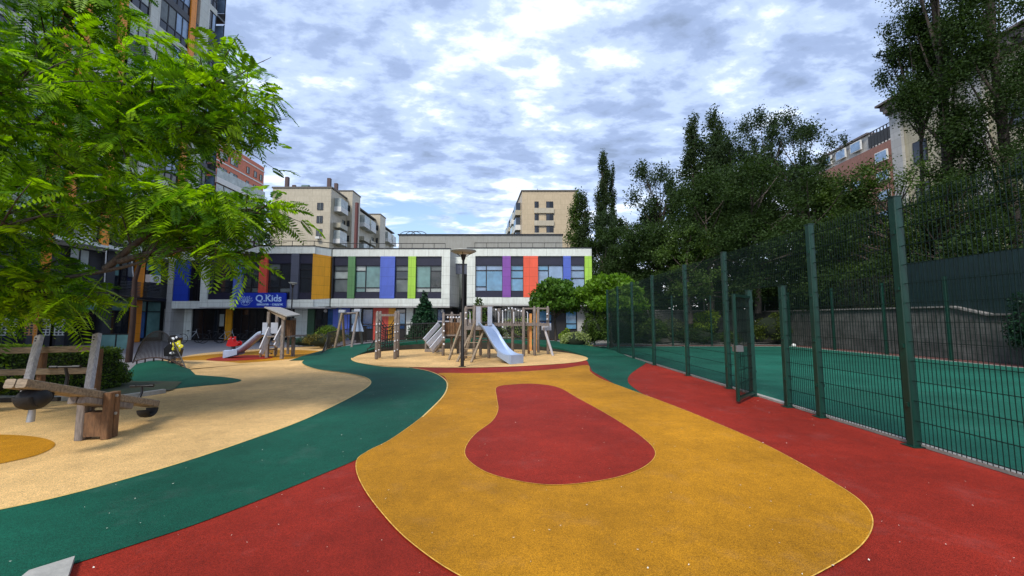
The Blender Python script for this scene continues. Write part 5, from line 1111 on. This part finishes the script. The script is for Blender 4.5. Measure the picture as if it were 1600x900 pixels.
# small roofed tower with slide at the left
pt = thing('play_tower', 'small roofed timber play tower with grey slide and steps in front of the entrance', 'playground equipment', (xat(440, 17.9), 17.9, 0))
lp = [(420, 17.4, 487), (443, 16.9, 497), (460, 18.0, 497), (433, 18.9, 488)]
for px, Y, ty in lp: m = MB(); x = xat(px, Y); m.bar((x, Y, 0), (x, Y, zat(ty, Y)), .12, .12, bev=.01); m.build('post', WOOD, pt)
zq = .95
m = MB(); m.box(xat(420, 17.4), xat(460, 17.4), 17.1, 18.5, zq - .06, zq); m.build('platform', WOOD, pt)
rp = [at(413, 481, 17.0), at(448, 495.5, 16.6), at(469.5, 493, 17.8), at(438, 481.5, 18.7)]
m = MB(); m.prism(rp, (0, 0, 0), (0, 0, .05)); m.build('roof', mat('roof_boards', (.30, .29, .27), rough=.8, var=.35, vscale=4, stretch=(2, 9, 2)), pt)
m = MB(); m.bar(rp[0] - Vector((-.15, -.1, .07)), rp[1] - Vector((.1, -.1, .07)), .07, .12); m.build('rafter', WOODH, pt)
m = MB(); xa, xb = xat(445, 17.0), xat(460, 17.9)
for k in range(6): u = k / 5.4; p = Vector((xa, 17.0, 0)).lerp(Vector((xb, 17.9, 0)), u); m.box(p.x, p.x + .10, p.y, p.y + .03, .93, 1.62)
m.build('side_boards', WOODB, pt)
m = MB(); m.box(xat(445, 17.0), xb, 17.4, 17.46, .75, .9); m.bar((xat(452, 17.5), 17.5, .15), (xat(452, 17.5), 17.5, .75), .08, .08); m.build('beam', WOOD, pt)
for a, b in ((411, 418.5), (424, 435)): MB().box(xat(a, 17.3), xat(b, 17.3), 17.28, 17.31, zat(521, 17.3), zat(504, 17.3)).build('guard_panel', PANEL, pt)
# steps with side boards
for s, (ax, bx) in enumerate(((406, 422), (428, 442))):
    for k in range(2):
        pa = at(ax + 2, (553, 545)[k] - s * 12, 16.9); pb = at(bx, (522, 512)[k] - s * 3, 17.3); m = MB(); m.bar(pa, pb, .05, .19); m.build('stair_side', PALEB, pt)
m = MB(); pa, pb = G(407, 558), G(430, 557)
for k in range(5): z = .12 + .17 * k; m.box(pa.x + .15 + .03 * k, pb.x - .05 + .05 * k, pa.y + .02 + .12 * k, pa.y + .18 + .12 * k, z, z + .05)
m.bar(pa, pa + Vector((0, 0, .75)), .06, .06); m.bar(pb, pb + Vector((0, 0, .55)), .06, .06); m.build('steps', WOODH, pt)
p0 = at(413, 521, 17.4); slide(pt, (p0.x, p0.y), (-1, -.02), 1.50, 1.0, .5, [(0, 1.0), (.12, .93), (.35, .62), (.58, .33), (.74, .22), (.88, .19), (1, .19)])

# red spring rocker behind the slide foot
sr = thing('spring_rocker', 'red spring rocker showing behind the foot of the small slide', 'playground equipment', (xat(367, 19.5), 19.5, 0))
x, y = xat(367, 19.5), 19.5; m = MB(); m.tube([(x + .1 * math.cos(a), y + .1 * math.sin(a), .02 + a * .009) for a in [k * .5 for k in range(90)]], .014, 5); m.build('spring', IRON, sr)
prof = [(-.42, .42), (-.30, .78), (-.12, 1.02), (.02, 1.0), (-.02, .82), (.12, .66), (.38, .72), (.55, .60), (.46, .42), (.2, .36), (-.2, .34)]
for dy in (-.14, .12): m = MB(); m.prism([(x + a * .62, y + dy, b * .72 + .1) for a, b in prof][::-1], (0, 0, 0), (0, .03, 0)); m.build('side_plate', REDP, sr)
m = MB(); m.box(x - .02, x + .2, y - .11, y + .12, .50, .54); m.tube([(x - .08, y - .25, .72), (x - .08, y + .25, .72)], .018, 6); m.build('seat', CAPW, sr)
# black and white rocker with yellow flower disc
yr = thing('spring_rocker', 'black and white rocker with a yellow flower shaped disc beside the fan railing', 'playground equipment', (xat(273, 13.6), 13.6, 0))
x, y = xat(273, 13.6), 13.6; m = MB(); m.tube([(x + .1 * math.cos(a), y + .1 * math.sin(a), .02 + a * .010) for a in [k * .5 for k in range(80)]], .014, 5); m.build('spring', IRON, yr)
BLK = mat('black_plastic', (.008, .008, .010), rough=.35); m = MB(); m.prism([(x + a, y, b) for a, b in ((-.28, .40), (.2, .38), (.24, .62), (.12, .78), (.2, 1.02), (.05, 1.12), (-.12, 1.10), (-.2, .95), (-.14, .8), (-.3, .66))], (0, 0, 0), (0, .16, 0)); m.build('body', BLK, yr)
m = MB(); m.ball((x - .02, y, .98), .07, 8, 5, (1, .2, .8)); m.ball((x - .06, y, .84), .045, 8, 5, (1, .2, 1)); m.ball((x + .10, y, 1.03), .04, 8, 5, (1, .2, 1)); m.ball((x, y - .01, .5), .07, 8, 5, (1.5, .4, .7)); m.build('white_patches', CAPW, yr)
m = MB(); cx_, cz_ = x + .22, .74; pts = []
for k in range(40): a = k * math.pi / 20; r_ = .165 + .035 * math.cos(5 * a); pts.append((cx_ + r_ * math.cos(a), y - .1, cz_ + r_ * math.sin(a)))
m.prism(pts, (0, 0, 0), (0, .04, 0)); m.build('flower_disc', mat('yellow_plastic', (.72, .66, .04), rough=.4), yr)
m = MB(); [m.ball((cx_ + .09 * math.cos(a), y - .105, cz_ + .09 * math.sin(a)), .028, 6, 4, (1, .4, 1)) for a in (0, 1.25, 2.5, 3.77, 5.03)]; m.build('white_dots', CAPW, yr)

# street lamp inside the playground
def lamp(label, px, Y, z, headr, group='black lamp posts'):
    t = thing('lamp_post', label, 'lamp post', (xat(px, Y), Y, 0), group); x = xat(px, Y)
    m = MB(); m.tube([(x, Y, 0), (x, Y, .9), (x, Y, .92), (x, Y, z - .12)], [.065, .06, .05, .04], 10); m.tube([(x, Y, 0), (x, Y, .03)], .13, 12); m.build('pole', IRON, t)
    m = MB(); m.tube([(x, Y, z - .16), (x, Y, z - .02), (x, Y, z + .04)], [.045, .09, .10], 14); [m.bar((x + .13 * math.cos(a), Y + .13 * math.sin(a), z), (x + headr * .8 * math.cos(a), Y + headr * .8 * math.sin(a), z + .16), .02, .02) for a in (.5, 2.6, 4.7)]; m.build('lamp_bracket', IRON, t)
    m = MB(); m.tube([(x, Y, z + .10), (x, Y, z + .17), (x, Y, z + .20)], [headr * .7, headr, headr * .96], 24); m.build('lamp_shade', mat('lamp_shade_grey', (.34, .36, .34), rough=.4), t)
    m = MB(); m.tube([(x, Y, z + .045), (x, Y, z + .098)], [.10, headr * .45], 16); m.build('diffuser', mat('lamp_glass', (.55, .58, .55), rough=.25), t)
yl = G(723, 573.5).y; lamp('tall black lamp post with wide saucer head in the play circle before the stair gap', 723, yl, zat(400, yl), .46)
lamp('thin black lamp post with small head in front of the left wing', 455, 26.5, zat(446, 26.5), .27)
lamp('lamp post with flat saucer head behind the far end of the court', 1101, 29, zat(438, 29), .30)
lamp('lamp post with small head seen above the gate', 1172, 29.5, zat(456, 29.5), .25)
# floodlight on the fence-side mast
for px, Y, pz, lb_ in ((1196, 29.8, 421, 'thin floodlight mast with two small white lamps before the dark trees'),):
    t = thing('floodlight_mast', lb_, 'floodlight', (xat(px, Y), Y, 0)); x = xat(px, Y); z = zat(pz, Y)
    m = MB(); m.tube([(x, Y, 0), (x, Y, z)], [.06, .035], 8); m.build('pole', GALV, t); m = MB(); m.box(x - .2, x + .2, Y - .15, Y, z - .1, z + .08); m.box(x - .25, x - .02, Y - .15, Y, z - .4, z - .26); m.build('floodlight', WHT, t)

# ------------------------------------------------------------------ seesaw in the foreground
ss = thing('seesaw', 'weathered timber seesaw with tyre ends and black T handles, nearest equipment at the left', 'seesaw', (G(152, 686).x, G(152, 686).y, 0))
E0 = at(24, 599, 4.45); E1 = at(238, 631, 6.6); dv = (E1 - E0).normalized(); sx = Vector((0, 0, 1)).cross(dv).normalized()
m = MB()
for s in (-1, 1): m.bar(E0.lerp(E1, .0) + sx * s * .055, E0.lerp(E1, 1.0) + sx * s * .055, .095, .10, bev=.012)
m.build('beam', WOODH, ss)
m = MB()
for s in (-1, 1): m.bar(E0.lerp(E1, .36) + sx * s * .055 - Vector((0, 0, .095)), E0.lerp(E1, .74) + sx * s * .055 - Vector((0, 0, .095)), .09, .085, bev=.01)
m.build('beam', WOOD, ss)
pc = G(152, 684)
for k, (px, py, w, mm) in enumerate(((135, 686, .13, WOODB), (152, 683, .13, WOODB), (172, 682, .14, WOOD))):
    pass
pv = E0.lerp(E1, .52)
for s, mm in ((-1, WOODB), (1, WOOD)):
    for q in (-.5, .5):
        b = Vector((pv.x, pv.y, 0)) + sx * s * .150 + Vector((dv.x, dv.y, 0)).normalized() * q * .10; m = MB(); m.bar(b, b + Vector((0, 0, pv.z + .09 + (.0 if s > 0 else -.04))), .095, .085, up=(dv.x, dv.y, 0), bev=.012); m.build('pivot_post', mm, ss)
m = MB(); m.bar(Vector((pv.x, pv.y, .2)) - sx * .10, Vector((pv.x, pv.y, .2)) + sx * .10, .16, .32); m.build('pivot_block', WOODB, ss)
m = MB(); m.tube([pv - sx * .22, pv + sx * .22], .014, 8); [m.tube([pv + sx * s * .20 + Vector((0, 0, z)), pv + sx * s * .215 + Vector((0, 0, z))], .02, 8) for s in (-1, 1) for z in (0, -.24)]; m.build('bolts', GALV, ss)
def tyre(c, r, w, ax, parent, a0=0, a1=2 * math.pi):
    m = MB(); n = 22; k = 8; vs = []; A_ = ax.normalized(); U = Vector((dv.x, dv.y, 0)).normalized(); Wv = Vector((0, 0, 1))
    for i in range(n + 1):
        a = a0 + (a1 - a0) * i / n; ra = U * math.cos(a) + Wv * math.sin(a)
        for j in range(k):
            b = 2 * math.pi * j / k; vs.append(c + ra * (r + math.cos(b) * r * .26) + A_ * math.sin(b) * w)
    m.add(vs, [(i * k + j, i * k + (j + 1) % k, (i + 1) * k + (j + 1) % k, (i + 1) * k + j) for i in range(n) for j in range(k)], True); m.build('tyre', TYRE, parent)
tyre(E0.lerp(E1, .10) - Vector((0, 0, .10)), .13, .10, sx, ss, math.pi, 2 * math.pi)
tyre(E0.lerp(E1, .955) - Vector((0, 0, .09)), .105, .09, sx, ss, math.pi, 2 * math.pi)
m = MB(); m.ball(E0.lerp(E1, .10) - Vector((0, 0, .14)), .15, 12, 8, (1, 1, .85)); m.build('rubber_bumper', TYRE, ss)
m = MB(); lg = E0.lerp(E1, .10); m.tube([lg - Vector((0, 0, .24)), lg - Vector((.01, 0, .40))], [.028, .035], 10); m.build('metal_stub', GALV, ss)
for u, hh in ((.28, .24), (.86, .20)):
    h0 = E0.lerp(E1, u) + Vector((0, 0, .05)); h1 = h0 + Vector((0, 0, hh)) + dv * (-.03 if u < .5 else .05); m = MB()
    m.tube([h0, h0.lerp(h1, .5) + dv * .03, h1], [.02, .018, .016], 8); m.tube([h1 - sx * .15, h1 + sx * .15], .016, 8); m.tube([h1 - sx * .16, h1 - sx * .08], .022, 8); m.tube([h1 + sx * .08, h1 + sx * .16], .022, 8); m.build('handle', BLK, ss)

# timber rail frame behind it
bf = thing('timber_rail_frame', 'large weathered timber frame with two leaning pale posts and two long rails behind the seesaw', 'playground equipment', (-9, 7.5, 0))
for (tx, ty, bx, by) in ((62, 525, 42, 603), (152, 522, 138, 612)):
    a, b = at(bx, by, 7.0), at(tx, ty, 7.35); m = MB(); m.bar(a - (b - a) * .25, b, .12, .075, up=(0, 1, 0), bev=.01); m.build('leaning_post', GWOOD, bf)
    m = MB(); [m.ball(b.lerp(a, u) + Vector((0, -.05, 0)), .012, 6, 4) for u in (.05, .10)]; m.build('bolts', IRON, bf)
for px, y0, y1 in ((68, 545, 639), (155, 545, 639)):
    m = MB(); m.bar(at(px, y0, 7.5), Vector((at(px, y0, 7.5).x, 7.5, 0)), .10, .09, bev=.01); m.build('upright_post', WOODB, bf)
for yy in (547, 583):
    z_ = zat(yy - (2 if yy > 560 else 0), 7.45); m = MB(); m.bar((xat(-190, 7.45), 7.45, z_ - .07), (xat(150, 7.45), 7.42, z_ + .03), .05, .115, bev=.008); m.build('rail', WOODH, bf)
m = MB(); m.bar((xat(-190, 7.3), 7.3, .12), (xat(104, 7.3), 7.3, .19), .06, .07); m.build('lower_bar', IRON, bf)
kb = MB(); kb.bar((-16, 8.2, .03), (-8.05, 8.15, .03), .12, .10); kb.bar((-8.05, 8.15, .03), (-7.75, 9.0, .03), .12, .10); o = kb.build('planter_kerb', CONC); tag(o, kind='structure')
pb_ = MB(); pb_.add([(-16, 8.2, .02), (-8.05, 8.2, .02), (-7.8, 9.3, .02), (-8.6, 10.5, .02), (-16, 11.5, .02)], [(0, 1, 2, 3, 4)]); o = pb_.build('planting_soil', EARTH); tag(o, kind='structure')

# bicycles leaning by the entrance
def bicycle(label, x, y, rot, m_):
    t = thing('bicycle', label, 'bicycle', (x, y, 0), 'bicycles by the entrance'); u = Vector((math.cos(rot), math.sin(rot), 0)); b = Vector((x, y, 0))
    def W(a, z): return b + u * a + Vector((0, 0, z))
    for a in (-.52, .52):
        m = MB(); m.tube([W(a + .33 * math.cos(q), .34 + .33 * math.sin(q)) for q in [k * math.pi / 12 for k in range(25)]], .02, 6); [m.tube([W(a, .34), W(a + .32 * math.cos(q), .34 + .32 * math.sin(q))], .004, 3) for q in [k * math.pi / 5 for k in range(10)]]; m.build('wheel', TYRE, t)
    m = MB()
    for p, q in ((W(-.52, .34), W(-.05, .3)), (W(-.05, .3), W(-.18, .82)), (W(-.52, .34), W(-.15, .74)), (W(-.05, .3), W(.34, .80)), (W(-.15, .76), W(.34, .84)), (W(.34, .97), W(.34, .80)), (W(.34, .80), W(.52, .34))): m.tube([p, q], .018, 6)
    m.build('frame', m_, t); m = MB(); m.tube([W(.34, .95), W(.42, 1.0)], .014, 6); s_ = Vector((-u.y, u.x, 0)); m.tube([W(.42, 1.0) - s_ * .28, W(.42, 1.0) + s_ * .28], .014, 6); m.build('handlebar', BLK, t); m = MB(); m.ball(W(-.2, .88), .12, 8, 5, (1, .6, .35)); m.build('saddle', BLK, t)
bicycle('dark bicycle with pale parts parked in front of the black doorway', xat(333, 28.5), 28.5, .5, IRON); bicycle('grey bicycle leaning at the foot of the orange pillar', xat(356, 28.8), 28.8, .15, GALV); bicycle('dark bicycle parked left of the play tower by the doors', xat(391, 29), 29, 1.0, IRON); bicycle('bicycle parked nearest the pale wall panel', xat(300, 28.5), 28.5, 1.2, GALV)
